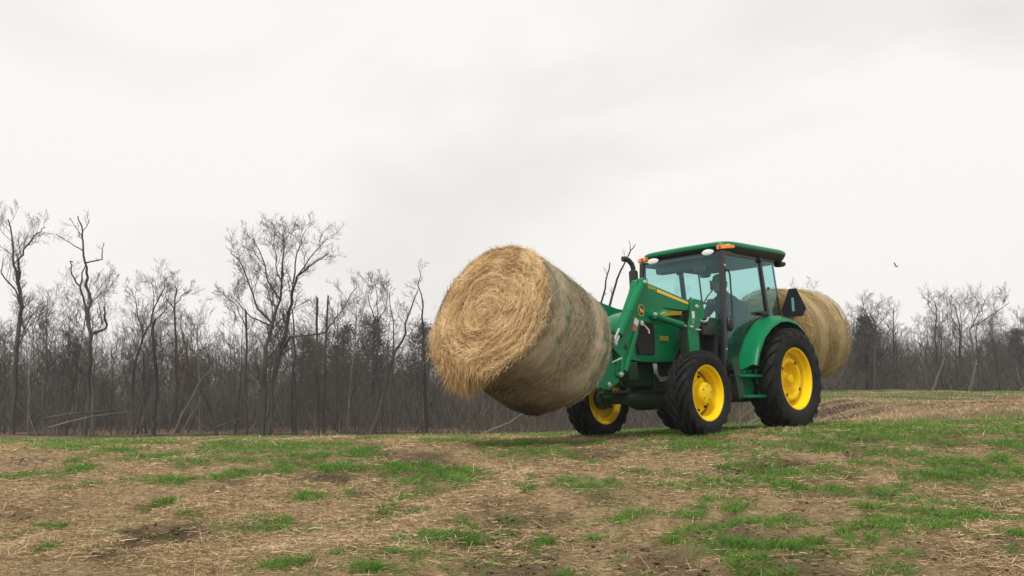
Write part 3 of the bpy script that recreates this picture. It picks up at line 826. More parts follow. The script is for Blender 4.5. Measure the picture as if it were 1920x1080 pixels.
# ---- ordinary trees of the wood: seven builds, copied
GEN = []
for k in range(7):
    T = Tree(100 + k); R = T.r
    Ht = 8.5 + 2.5 * R.random()
    P = [Vector((0, 0, 0))]; q = Vector((0, 0, 0)); lean = Vector((R.gauss(0, .05), R.gauss(0, .05), 0))
    ns = 7
    for i in range(ns):
        q = q + Vector((lean.x + R.gauss(0, .05), lean.y + R.gauss(0, .05), 1)) * (Ht * 0.9 / ns); P.append(q.copy())
    r0 = 0.055 + 0.04 * R.random()
    T.limb(P, r0, 0.02, 6)
    for j in range(11 + k % 3):
        t = 0.22 + 0.74 * (j + R.random()) / (12 + k % 3); i = min(ns - 1, int(t * ns)); b = P[i].lerp(P[i + 1], t * ns - i)
        a = R.random() * 6.283; el = 0.75 + 0.5 * R.random()
        d = Vector((math.cos(a), math.sin(a), el))
        T.grow(b, d, Ht * (0.34 - 0.16 * t) * (0.7 + 0.6 * R.random()), max(0.02, r0 * (1 - 0.75 * t) * 0.6), 3, 0.35, 3, 0.7, (5, 4, 4))
    GEN.append(T.objects('bare_tree', ['bark', 'bark_dark', 'bark_grey', 'bark_pale', 'bark', 'bark_grey', 'bark_dark'][k], ['twig', 'twig', 'twig_red', 'twig', 'twig', 'twig_red', 'twig'][k]))
wr = random.Random(5)
LANDMARKS = [(-0.44, 'behind the tall forked tree at the left end'), (-0.38, 'behind the gnarled half-dead tree'), (-0.31, 'behind the limbless snag and spreading tree'), (-0.26, 'behind the crossed pale stems'),
             (-0.19, 'behind the largest rounded tree'), (-0.14, 'behind the twin limbless snags'), (-0.07, 'between the feathery crown and the pointed snag'), (0.06, 'behind the front hay bale'),
             (0.21, 'behind the loader and the cab'), (0.28, 'behind the rear bale'), (0.36, 'right of the rear bale, beyond the second field'), (0.42, 'round the pale slanting trunk, beyond the second field'), (9, 'at the right end of the far wood')]
spots = []
tries = 0
while len(spots) < 168 and tries < 20000:                  # wood on the left and behind the tractor
    tries += 1
    y = 60 + 50 * wr.random() ** 1.3
    x = y * (-0.56 + 0.86 * wr.random())
    if x > 3 + 0.16 * y and y < 72: continue
    if all((x - a) ** 2 + (y - b) ** 2 > 2.2 for a, b, _ in spots): spots.append((x, y, 0.60 + 0.38 * wr.random()))
nl = len(spots)
while len(spots) < nl + 92 and tries < 40000:              # wood beyond the second field
    tries += 1
    y = 76 + 46 * wr.random() ** 1.2
    x = y * (0.24 + 0.34 * wr.random())
    if all((x - a) ** 2 + (y - b) ** 2 > 2.2 for a, b, _ in spots): spots.append((x, y, 0.50 + 0.24 * wr.random()))
for i, (x, y, s) in enumerate(spots):
    o = GEN[i] if i < len(GEN) else copy_tree(GEN[wr.randrange(len(GEN))])
    if 0.03 < x / y < 0.27: s *= 0.62
    put(o, x, y, s, wr.random() * 6.283)
    u = x / y
    for lim, where in LANDMARKS:
        if u < lim: break
    tag(o, 'one of the leafless grey trees crowded ' + where, 'tree', 'leafless trees ' + where)

# ---- cedars: dark evergreen crowns among the bare trees
M['needle'] = attr_mat('dull_evergreen_needles', [(0, (0.020, 0.028, 0.019)), (0.6, (0.042, 0.055, 0.036)), (1, (0.070, 0.084, 0.056))], 0.9)
def cedar(x, y, h, w, seed, label):
    r = np.random.default_rng(seed)
    root = empty('cedar_tree')
    b = MB().tube([(0, 0, 0), (0.05, 0, h * 0.5), (0, 0.03, h * 0.97)], [0.13, 0.08, 0.015], 6)
    rr = random.Random(seed)
    clumps = []
    for k in range(46):
        t = 0.18 + 0.82 * (k + rr.random()) / 46; a = rr.random() * 6.283
        ln = w * (1.08 - t) ** 0.75 * (0.6 + 0.6 * rr.random())
        tip = (ln * math.cos(a), ln * math.sin(a), h * t + ln * 0.25)
        b.tube([(0, 0, h * t * 0.97), tip], [0.03, 0.008], 3)
        for q in (0.45, 0.7, 0.95): clumps.append((tip[0] * q, tip[1] * q, h * t * 0.97 + (tip[2] - h * t * 0.97) * q))
    b.build('trunk', 'bark_dark', root, fix=False)
    cl = np.array(clumps); n = len(cl) * 42
    c = np.repeat(cl, 42, 0) + r.normal(0, 1, (n, 3)) * np.array([0.20, 0.20, 0.16]) * (w / 1.6)
    d = r.normal(0, 1, (n, 3)); d[:, 2] = np.abs(d[:, 2]) * 0.7 + 0.2; d /= np.linalg.norm(d, axis=1)[:, None]
    d *= (0.10 + 0.14 * r.random(n))[:, None]
    W = np.cross(d, r.normal(0, 1, (n, 3))); W /= np.linalg.norm(W, axis=1)[:, None]; W *= 0.028
    strands('crown', c, d, W, r.random(n), 'needle', root)
    put(root, x, y)
    return tag(root, label, 'tree', None)
cedar(27.6, 80, 6.0, 1.9, 1, 'dark dense evergreen close to the right edge of the rear bale')
cedar(24.8, 84, 5.2, 1.7, 2, 'dark evergreen half hidden behind the rear bale')
cedar(45.5, 92, 6.0, 2.0, 3, 'dark evergreen near the right end of the far wood')
cedar(50.5, 96, 5.6, 2.2, 4, 'lower evergreen at the extreme right of the far wood')
cedar(-10.6, 78, 8.6, 2.4, 5, 'tall dull evergreen standing behind the leaning mottled trunk')
cedar(-13.5, 82, 8.4, 2.2, 6, 'dull evergreen left of the feathery crowned tree, back in the wood')
cedar(-7.0, 80, 8.4, 2.4, 7, 'dull evergreen just left of the hay bale, back in the wood')
cedar(-17.0, 86, 7.8, 2.2, 8, 'dull evergreen behind the twin snags, deep in the wood')

# ---- undergrowth and the far mass of the wood
def thicket(name, n, xf, y0, y1, hmin, hmax, wid, label, sky=None, seed=1, m='twig', lean=0.22, lmax=2.2):
    r = np.random.default_rng(seed)
    y = y0 + (y1 - y0) * r.random(n)
    x = y * (xf[0] + (xf[1] - xf[0]) * r.random(n))
    top = hmin + (hmax - hmin) * fbm(x * 0.13, y * 0.08, seed + 80, 4)
    zb = r.random(n) ** 1.4 * top * 0.9
    L = np.minimum((0.35 + 0.65 * r.random(n)) * (top - zb + 0.5) * 0.75, lmax * (0.5 + r.random(n)))
    P = np.stack([x, y, height(x, y) + zb - 0.05], 1)
    D = np.stack([r.normal(0, lean, n), r.normal(0, lean, n), np.ones(n)], 1) * L[:, None]
    a = r.random(n) * 2 * np.pi
    W = np.stack([np.cos(a), np.sin(a), np.zeros(n)], 1) * (wid * (0.35 + 1.0 * r.random(n)) * (1.1 - 0.75 * zb / top))[:, None]
    o = strands(name, P, D, W, r.random(n), m, bend=r.normal(0, 0.12, (n, 3)) * L[:, None], simple=True)
    return tag(o, label, 'undergrowth', kind='stuff')
M['brush'] = attr_mat('brush_stems', [(0, (0.032, 0.028, 0.022)), (0.5, (0.066, 0.056, 0.045)), (0.85, (0.112, 0.092, 0.072)), (1, (0.23, 0.19, 0.14))], 0.95)
thicket('undergrowth', 62000, (-0.80, 0.32), 58, 95, 0.8, 6.5, 0.012, 'tangled brown undergrowth along the foot of the wood behind the crest', seed=2, m='brush', lean=0.55, lmax=1.8)
thicket('undergrowth', 34000, (0.22, 0.80), 74, 104, 0.7, 4.2, 0.014, 'tangled brown undergrowth along the foot of the far wood beyond the second field', seed=3, m='brush', lean=0.55, lmax=1.6)
thicket('distant_wood', 92000, (-1.0, 0.36), 92, 150, 4.5, 12.5, 0.040, 'deep grey mass of the wood behind the nearer trunks', seed=4, m='brush', lean=0.5, lmax=2.0)
thicket('distant_wood', 64000, (0.20, 1.0), 104, 165, 4.0, 10.5, 0.045, 'deep grey mass of the far wood at the right', seed=6, m='brush', lean=0.5, lmax=2.0)

# ---- fallen trunks and branches at the wood's edge
def fallen(label, pts, r0, r1, seed, m='bark_pale', dens=0.5, name='fallen_log'):
    """pts (x, y, height above the ground)"""
    T = Tree(seed)
    x0, y0, _ = pts[0]; z0 = float(height(x0, y0))
    P = [Vector((x - x0, y - y0, float(height(x, y)) + h - z0)) for x, y, h in pts]
    T.limb(P, r0, r1, 7)
    T.twigs_on(P, r0, r1, dens, 1.2, 1, 0.2, 0.4, (3,))
    o = T.objects(name, m, m)
    o.location = (x0, y0, z0)
    return tag(o, label, 'log')
fallen('pale fallen trunk propped off the ground behind the gnarled tree, upper of two', [(-25.3, 56, 0.95), (-23.7, 55.6, 1.2), (-21.8, 55.4, 1.4), (-20.6, 55.2, 1.75)], .075, .03, 31, m='bark')
fallen('pale fallen trunk propped off the ground behind the gnarled tree, lower of two', [(-24.6, 55, 0.5), (-23.6, 54.8, 0.75), (-22.2, 54.6, 1.1), (-20.2, 54.4, 1.45)], .06, .02, 32)
fallen('fallen branch lying right of the crossed pale stems', [(-16.2, 55, 0.35), (-14.6, 54.6, 0.9), (-13.9, 54.4, 1.1)], .05, .02, 33, m='bark')
fallen('fallen bough sloping up below the front hay bale', [(-1.6, 46, 0.15), (-0.8, 45.8, 0.55), (-0.1, 45.6, 0.85), (0.45, 45.4, 1.25)], .10, .03, 34, dens=0.9)
fallen('fallen trunk lying flat below the front hay bale', [(-1.3, 44, 0.2), (-0.1, 43.8, 0.4), (0.8, 43.6, 0.45), (1.5, 43.4, 0.65)], .12, .05, 35, m='bark')
fallen('heap-like fallen branch seen between the front wheels', [(3.3, 42, 0.3), (4.4, 41.8, 0.55), (5.2, 41.6, 0.5), (6.2, 41.5, 0.9)], .13, .04, 36, dens=1.6, m='bark')
fallen('fallen branch seen between the front and rear wheels', [(8.1, 40, 0.3), (8.8, 39.8, 0.6), (9.5, 39.7, 0.75)], .09, .04, 37, dens=1.8)
fallen('small pale dead branch at the edge of the far wood, right part', [(34.5, 70, 0.1), (35.6, 70, 0.55), (36.4, 70, 0.2)], .08, .04, 38, dens=0.8)
thicket('undergrowth', 5000, (-0.05, 0.24), 40, 56, 0.4, 1.5, 0.006, 'low brush seen under the tractor and the front bale', seed=8, m='brush', lean=0.6)

# ---- bird
root = MB()
root.loft([[(-.17, 0, .0), (-.17, .01, .01), (-.17, 0, .01)], [(-.06, -.035, -.02), (-.06, .035, -.02), (-.06, 0, .035)], [(.05, -.04, -.025), (.05, .04, -.025), (.05, 0, .04)], [(.13, -.022, .0), (.13, .022, .0), (.13, 0, .035)], [(.19, -.003, .005), (.19, .003, .005), (.19, 0, .012)]])
for s in (1, -1):
    root.add([(.07, s * .03, .02), (-.05, s * .03, .02), (-.10, s * .20, .13), (.05, s * .20, .15), (-.13, s * .42, .20), (-.03, s * .40, .22), (.07, s * .03, .028), (-.05, s * .03, .028), (-.10, s * .20, .137), (.05, s * .20, .157)],
             ((0, 1, 2, 3), (3, 2, 4, 5), (6, 9, 8, 7), (9, 5, 4, 8), (0, 3, 9, 6), (1, 7, 8, 2), (2, 8, 4), (3, 5, 9)))
root.add([(-.15, -.01, .005), (-.15, .01, .005), (-.28, .05, .0), (-.28, -.05, .0), (-.2, 0, .012)], ((0, 1, 2, 3), (0, 4, 1), (1, 4, 2), (2, 4, 3), (3, 4, 0)))
bird = root.build('bird', 'black', None, smooth=False)
bird.location = (37.08, 98, 16.04)
bird.rotation_euler = (0.75, 0.55, 2.6)
bird.scale = (0.85, 0.85, 0.85)
tag(bird, 'small dark bird flying alone in the sky right of the cab', 'bird')

# ------------------------------------------------------------------ tractor frame: X forward, Y left, Z up, origin on the ground under the rear axle
TR = Matrix(((-0.69668, 0.71642, -0.03718, 3.0548), (-0.71691, -0.69716, 0.00007, 14.0058), (-0.02587, 0.02671, 0.99931, 1.2068), (0, 0, 0, 1)))

# ------------------------------------------------------------------ hay bales
def hay_mat(name, face, side, rot):  # rot: how strongly the underside shade is painted in
    """ring grain in cylindrical coordinates about the bale's own X axis; sun-bleached side, underside shade painted into the colour"""
    m, n, b = new_mat(name); L = n.links.new
    t = n.nodes.new('ShaderNodeTexCoord'); sp = n.nodes.new('ShaderNodeSeparateXYZ'); L(t.outputs['Object'], sp.inputs[0])
    def math_(op, a, b_=None):
        k = n.nodes.new('ShaderNodeMath'); k.operation = op
        for i, v in enumerate((a, b_)):
            if v is None: continue
            if isinstance(v, (int, float)): k.inputs[i].default_value = v
            else: L(v, k.inputs[i])
        return k.outputs[0]
    r = math_('SQRT', math_('ADD', math_('MULTIPLY', sp.outputs[1], sp.outputs[1]), math_('MULTIPLY', sp.outputs[2], sp.outputs[2])))
    th = math_('ARCTAN2', sp.outputs[2], sp.outputs[1])
    cb = n.nodes.new('ShaderNodeCombineXYZ')
    L(math_('MULTIPLY', r, 26.0), cb.inputs[0]); L(math_('MULTIPLY', th, 3.0), cb.inputs[1]); L(math_('MULTIPLY', sp.outputs[0], 26.0), cb.inputs[2])
    z = n.nodes.new('ShaderNodeTexNoise'); z.inputs['Scale'].default_value = 1.0; z.inputs['Detail'].default_value = 9; z.inputs['Roughness'].default_value = 0.72
    L(cb.outputs[0], z.inputs['Vector'])
    def ramp(src, cols, p0=0.3, p1=0.72):
        q = n.nodes.new('ShaderNodeValToRGB'); el = q.color_ramp.elements
        while len(el) < len(cols): el.new(0.5)
        for i, (e, c) in enumerate(zip(el, cols)): e.position = p0 + (p1 - p0) * i / (len(cols) - 1); e.color = (*c, 1)
        L(src, q.inputs[0]); return q.outputs[0]
    cf = ramp(z.outputs[0], face); cs = ramp(z.outputs[0], side)
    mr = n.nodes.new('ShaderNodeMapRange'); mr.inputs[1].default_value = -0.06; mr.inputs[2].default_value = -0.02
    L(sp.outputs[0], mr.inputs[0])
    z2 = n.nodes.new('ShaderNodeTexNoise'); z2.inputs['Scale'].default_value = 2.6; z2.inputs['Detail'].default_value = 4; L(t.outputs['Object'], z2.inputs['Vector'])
    dn = n.nodes.new('ShaderNodeMapRange'); dn.inputs[1].default_value = -0.48; dn.inputs[2].default_value = -0.74; dn.inputs[4].default_value = rot  # mask for the shade put into the hay colour underneath
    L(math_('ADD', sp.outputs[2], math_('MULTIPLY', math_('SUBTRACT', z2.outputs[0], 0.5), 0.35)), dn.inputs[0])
    def mix(fac, a, b_):
        x = n.nodes.new('ShaderNodeMix'); x.data_type = 'RGBA'; L(fac, x.inputs['Factor'])
        for key, v in (('A', a), ('B', b_)):
            if isinstance(v, tuple): x.inputs[key].default_value = (*v, 1)
            else: L(v, x.inputs[key])
        return x.outputs['Result']
    z4 = n.nodes.new('ShaderNodeTexNoise'); z4.inputs['Scale'].default_value = 3.3; z4.inputs['Detail'].default_value = 6; L(t.outputs['Object'], z4.inputs['Vector'])
    gm = n.nodes.new('ShaderNodeMapRange'); gm.inputs[1].default_value = 0.48; gm.inputs[2].default_value = 0.68; gm.inputs[4].default_value = 0.34 if rot > 0.6 else 0.12; L(z4.outputs[0], gm.inputs[0])
    cs = mix(gm.outputs[0], cs, (0.17, 0.235, 0.125))
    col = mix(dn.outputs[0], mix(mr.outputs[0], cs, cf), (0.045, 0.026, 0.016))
    L(col, b.inputs['Base Color'])
    b.inputs['Roughness'].default_value = 0.95; b.inputs['Specular IOR Level'].default_value = 0.1
    bp = n.nodes.new('ShaderNodeBump'); bp.inputs['Strength'].default_value = 0.9; bp.inputs['Distance'].default_value = 0.03
    L(z.outputs[0], bp.inputs['Height']); L(bp.outputs[0], b.inputs['Normal'])
    return m
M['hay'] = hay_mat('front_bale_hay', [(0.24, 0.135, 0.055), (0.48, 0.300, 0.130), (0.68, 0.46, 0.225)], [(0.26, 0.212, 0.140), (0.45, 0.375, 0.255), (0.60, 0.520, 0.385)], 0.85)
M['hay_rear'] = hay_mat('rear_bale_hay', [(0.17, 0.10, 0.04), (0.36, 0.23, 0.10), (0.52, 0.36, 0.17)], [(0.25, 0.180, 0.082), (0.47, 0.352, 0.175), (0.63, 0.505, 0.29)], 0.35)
M['hay_strand'] = attr_mat('loose_hay', [(0, (0.15, 0.080, 0.032)), (0.25, (0.42, 0.262, 0.115)), (0.55, (0.72, 0.505, 0.255)), (1, (0.92, 0.76, 0.49))], 0.85, trans=0.15)
M['hay_side'] = attr_mat('weathered_hay', [(0, (0.13, 0.100, 0.062)), (0.4, (0.38, 0.310, 0.205)), (0.75, (0.58, 0.490, 0.350)), (1, (0.76, 0.67, 0.52))], 0.9, trans=0.1)
M['hay_rear_side'] = attr_mat('dry_bale_hay', [(0, (0.18, 0.125, 0.055)), (0.4, (0.40, 0.295, 0.140)), (0.75, (0.58, 0.455, 0.25)), (1, (0.74, 0.62, 0.39))], 0.9, trans=0.1)
M['net'] = attr_mat('green_net_wrap', [(0, (0.012, 0.105, 0.048)), (1, (0.05, 0.22, 0.11))], 0.6)

def bale(label, Rb, Lb, hay, n_face, n_side, seed, hang=0, soft=1.0):
    """round bale, front face at x = 0, body towards -x"""
    r = np.random.default_rng(seed)
    root = empty('hay_bale')
    na = 120
    def spiral(a, t): return np.cos(2 * np.pi * (a / 0.075 - t / (2 * np.pi)) + 8.0 * (fbm(a * np.cos(t) * 3 + 40, a * np.sin(t) * 3 + 40, seed + 13, 3) - 0.5)) * np.clip(a / 0.1, 0, 1)
    prof = [(0.0, 0.010)] + [(0.03 * k, 0.022 - 0.03 * (0.03 * k - 0.3) ** 2) for k in range(1, 25)] + [(0.79, -0.005), (0.86, -0.012 * soft), (0.94, -0.04 * soft), (0.985, -0.085 * soft)]
    pr = [(a * Rb, x) for a, x in prof] + [(Rb * (1 + 0.012 * math.sin(9 * t)), -0.12 * soft - (Lb - 0.24 * soft) * t) for t in np.linspace(0, 1, 16)]
    pr += [(a * Rb, -Lb - x) for a, x in prof[::-1]]
    th = np.arange(na) / na * 2 * np.pi
    V = []
    for a, x in pr:
        lump = (fbm(np.cos(th) * 2.2 + 9 + x * 2.5, np.sin(th) * 2.2 + 5 + a * 3, seed, 3) - 0.5)
        rr = a * (1 + 0.07 * lump); xx = x + 0.13 * (fbm(a * np.cos(th) * 4 + 3, a * np.sin(th) * 4 + 8, seed + 3, 3) - 0.5)
        xx = xx + 0.014 * spiral(a, th) * (1 if x > -0.06 else 0)
        flat = 1 - 0.05 * np.clip(-np.sin(th), 0, 1) ** 3
        V.append(np.stack([xx, rr * np.cos(th), rr * np.sin(th) * flat], 1))
    V = np.concatenate(V); m_ = len(pr)
    i, k = np.meshgrid(np.arange(m_ - 1), np.arange(na), indexing='ij'); k2 = (k + 1) % na
    F = np.stack([i * na + k, (i + 1) * na + k, (i + 1) * na + k2, i * na + k2], 2).reshape(-1, 4)[:, ::-1]
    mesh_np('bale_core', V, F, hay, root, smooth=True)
    # loose stalks coiled over the face
    n = n_face
    a = Rb * np.sqrt(r.random(n)) * 0.99; t = r.random(n) * 2 * np.pi
    er = np.stack([0 * t, np.cos(t), np.sin(t)], 1); et = np.stack([0 * t, -np.sin(t), np.cos(t)], 1)
    ln = 0.04 + 0.11 * r.random(n) ** 1.5
    swirl = (fbm(a * np.cos(t) * 3.2 + 20, a * np.sin(t) * 3.2 + 20, seed + 31, 3) - 0.5) * 3.2
    d = et * r.choice([1, -1], n)[:, None] + er * (swirl + r.normal(0, 0.6, n))[:, None] + np.array([1, 0, 0]) * (0.02 + 0.16 * r.random(n) + 0.3 * (r.random(n) > 0.95))[:, None]
    d /= np.linalg.norm(d, axis=1)[:, None]
    x0 = 0.015 + 0.13 * (fbm(a * np.cos(t) * 4 + 3, a * np.sin(t) * 4 + 8, seed + 3, 3) - 0.5) - 0.05 * (a / Rb) ** 6 + 0.012 * r.random(n) + 0.014 * spiral(a, t)
    P = np.stack([x0, a * np.cos(t), a * np.sin(t)], 1)
    W = np.cross(d, np.array([1.0, 0, 0]) + r.normal(0, 0.4, (n, 3))); W /= np.linalg.norm(W, axis=1)[:, None]; W *= (0.0011 + 0.0026 * r.random(n) ** 3)[:, None]
    ring = fbm(a * 22, t * 1.2, seed + 9, 3)
    tint = np.clip(0.08 + 0.62 * r.random(n) + 0.13 * spiral(a, t) + 0.7 * (ring - 0.42) + 0.5 * (fbm(P[:, 1] * 5, P[:, 2] * 5, seed + 21, 3) - 0.5), 0, 1)  # darker in the coil valleys: crease shade put into the tint
    tag(strands('loose_stalks', P, d * ln[:, None], W, tint, 'hay_strand', root, bend=-er * (ln ** 2 / (a + 0.1) * 0.4)[:, None]), kind='stuff')
    # stalks and fuzz round the side
    n = n_side
    x = -Lb * r.random(n); t = r.random(n) * 2 * np.pi
    er = np.stack([0 * t, np.cos(t), np.sin(t)], 1); et = np.stack([0 * t, -np.sin(t), np.cos(t)], 1)
    lump = (fbm(np.cos(t) * 2.2 + 9 + x * 2.5, np.sin(t) * 2.2 + 5 + Rb * 3, seed, 3) - 0.5)
    flat = 1 - 0.05 * np.clip(-np.sin(t), 0, 1) ** 3
    edge = np.clip(1 - np.minimum(-x, x + Lb) / 0.1, 0, 1)
    rad = Rb * (1 + 0.07 * lump) * flat * (1 - 0.05 * edge ** 2) + 0.001
    ln = 0.03 + 0.08 * r.random(n) ** 1.5
    d = et * r.choice([1, -1], n)[:, None] + np.array([1, 0, 0]) * r.normal(0, 0.45, n)[:, None] + er * (0.03 + 0.10 * r.random(n) + 0.5 * (r.random(n) > 0.96))[:, None]
    d /= np.linalg.norm(d, axis=1)[:, None]
    P = er * rad[:, None]; P[:, 0] = x
    W = np.cross(d, er); W /= np.linalg.norm(W, axis=1)[:, None]; W *= (0.0010 + 0.0028 * r.random(n) ** 3)[:, None]
    under = np.clip((-np.sin(t) - 0.5) / 0.3, 0, 1)
    tint = np.clip(0.0 + 0.95 * r.random(n) + 0.35 * (fbm(x * 18, t * 2, seed + 5, 3) - 0.5), 0, 1)
    keep = r.random(n) > under * 0.85
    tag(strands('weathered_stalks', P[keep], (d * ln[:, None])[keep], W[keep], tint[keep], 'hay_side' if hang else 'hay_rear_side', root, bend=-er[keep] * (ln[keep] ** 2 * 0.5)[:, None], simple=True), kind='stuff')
    if hang:
        # torn strip of green net wrap round the side
        n = 2200
        u = r.random(n)
        band = r.choice([0, 1, 2], n, p=[0.42, 0.33, 0.25])
        x = np.where(band == 0, -0.30 - 0.10 * u, np.where(band == 1, -1.00 - 0.12 * u, -0.62 - 0.3 * u))
        t = np.where(band == 0, r.normal(-0.05, 0.22, n), np.where(band == 1, r.normal(-0.15, 0.30, n), r.normal(0.30, 0.5, n)))
        er = np.stack([0 * t, np.cos(t), np.sin(t)], 1); et = np.stack([0 * t, -np.sin(t), np.cos(t)], 1)
        lump = (fbm(np.cos(t) * 2.2 + 9 + x * 2.5, np.sin(t) * 2.2 + 5 + Rb * 3, seed, 3) - 0.5)
        P = er * (Rb * (1 + 0.07 * lump) + 0.006)[:, None]; P[:, 0] = x
        d = et + np.array([1, 0, 0]) * np.where(r.random(n) > 0.5, 0.6, -0.6)[:, None]
        W = np.cross(d, er); W /= np.linalg.norm(W, axis=1)[:, None]
        tag(strands('net_wrap', P, d * (0.03 + 0.05 * r.random(n))[:, None], W * 0.0008, r.random(n), 'net', root), kind='stuff')
        # hay sagging out of the lower edge of the face
        n = hang
        t = np.where(r.random(n) > 0.5, r.normal(-1.76, 0.22, n), r.normal(-2.15, 0.42, n))
        a = Rb * (0.80 + 0.22 * r.random(n))
        sag = np.exp(-((t + 1.80) / 0.28) ** 2) * (0.35 + 0.9 * vnoise(t * 9, t * 0, 3))
        ln = 0.03 + (0.06 + 0.30 * sag) * r.random(n) ** 1.3
        P = np.stack([0.05 - 0.12 * r.random(n), a * np.cos(t), a * np.sin(t)], 1)
        P[:, 0] += 0.05 * r.normal(0, 1, n)
        down = np.array([-0.42, 0.0, -1.0]) + r.normal(0, 0.28, (n, 3)); down /= np.linalg.norm(down, axis=1)[:, None]
        W = np.cross(down, r.normal(0, 1, (n, 3))); W /= np.linalg.norm(W, axis=1)[:, None]; W *= (0.0010 + 0.0012 * r.random(n))[:, None]
        tag(strands('hanging_hay', P, down * ln[:, None], W, np.clip(0.75 * r.random(n), 0, 1), 'hay_strand', root, bend=r.normal(0, 0.02, (n, 3))), kind='stuff')
    return tag(root, label, 'hay bale', None)

def in_tractor(loc, pitch, yaw):
    return TR @ Matrix.Translation(loc) @ Matrix.Rotation(yaw, 4, 'Z') @ Matrix.Rotation(-pitch, 4, 'Y')
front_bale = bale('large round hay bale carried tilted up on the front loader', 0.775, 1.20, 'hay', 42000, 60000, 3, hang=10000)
front_bale.matrix_world = in_tractor((4.66, 0.0, 1.40), math.radians(23), 0.08)
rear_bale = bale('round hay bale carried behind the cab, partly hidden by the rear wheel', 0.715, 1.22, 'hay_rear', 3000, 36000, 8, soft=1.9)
rear_bale.matrix_world = in_tractor((-0.92, 0.0, 1.27), math.radians(-2), 0.0)

# ------------------------------------------------------------------ tractor
tractor = empty('tractor')
tractor.matrix_world = TR
tag(tractor, 'green farm tractor with yellow wheels, glazed cab and front loader', 'tractor')

def part(mb, name, m, parent=tractor, **k): return mb.build(name, m, parent, **k)
def both(make, name, m, parent=tractor, **k):
    a = make(); l = part(a, name, m, parent, **k); r_ = part(a.mirror(), name, m, parent, **k)
    return l, r_

# ---- wheels: rim is the part, tyre / hub / bolts hang on it
def tyre_mesh(R, rim, w, nl, lh):
    mb = MB(); dh = R - rim; Rt = R - lh
    half = [(rim - 0.006, 0.39), (rim + 0.015, 0.435), (rim + 0.10 * dh, 0.46), (rim + 0.32 * dh, 0.495), (rim + 0.52 * dh, 0.50), (rim + 0.72 * dh, 0.485), (Rt - 0.012, 0.455), (Rt, 0.41), (Rt + 0.006, 0.2), (Rt + 0.010, 0.0)]
    prof = [(r, y * w) for r, y in half] + [(r, -y * w) for r, y in half[-2::-1]]
    mb.lathe(prof, n=64)
    for s in (1, -1):
        for k in range(nl):
            ph = 2 * math.pi * (k + (0.5 if s < 0 else 0)) / nl
            rings = []
            for t in (0, 0.25, 0.5, 0.75, 0.93, 1.0):
                y = s * w * (0.015 + 0.475 * t) - (s * w * -0.02 if t == 1.0 else 0)
                rr = Rt + 0.010 * (1 - t) if t < 0.9 else (Rt - 0.008 if t < 1 else Rt - 0.060)
                top = rr + lh if t < 0.9 else (rr + lh * 0.85 if t < 1 else rr + 0.004)
                c = ph - 0.36 * t * (0.46 / R) * 1.55
                dl = (0.020 + 0.012 * t) / R * 1.15
                q = []
                for a, r2 in ((c - dl * 1.35, rr - 0.012), (c - dl, top), (c + dl, top), (c + dl * 1.35, rr - 0.012)):
                    q.append((-r2 * math.sin(-a), y, r2 * math.cos(a)))
                rings.append(q)
            mb.loft(rings)
    return mb

def rim_mesh(rim, w, rear):
    mb = MB()
    mb.lathe([(rim + 0.014, 0.395 * w), (rim + 0.016, 0.405 * w), (rim + 0.008, 0.425 * w), (rim - 0.010, 0.415 * w), (rim - 0.016, 0.37 * w), (rim - 0.020, 0.26 * w), (rim - 0.046, 0.20 * w), (rim - 0.056, 0.02 * w),
              (rim - 0.056, -0.12 * w), (rim - 0.025, -0.24 * w), (rim - 0.014, -0.37 * w), (rim - 0.008, -0.42 * w), (rim + 0.014, -0.42 * w), (rim + 0.014, -0.39 * w)], n=64)
    if rear:
        mb.lathe([(rim - 0.056, -0.05), (0.325, -0.05), (0.300, -0.03), (0.285, 0.055), (0.265, 0.082), (0.245, 0.085), (0.222, 0.078), (0.205, 0.0), (0.185, -0.03), (0.12, -0.035), (0.0, -0.035)], n=48)
    else:
        mb.lathe([(rim - 0.056, -0.07), (0.245, -0.075), (0.235, -0.035), (0.215, -0.02), (0.13, -0.02), (0.0, -0.02)], n=48)
    return mb

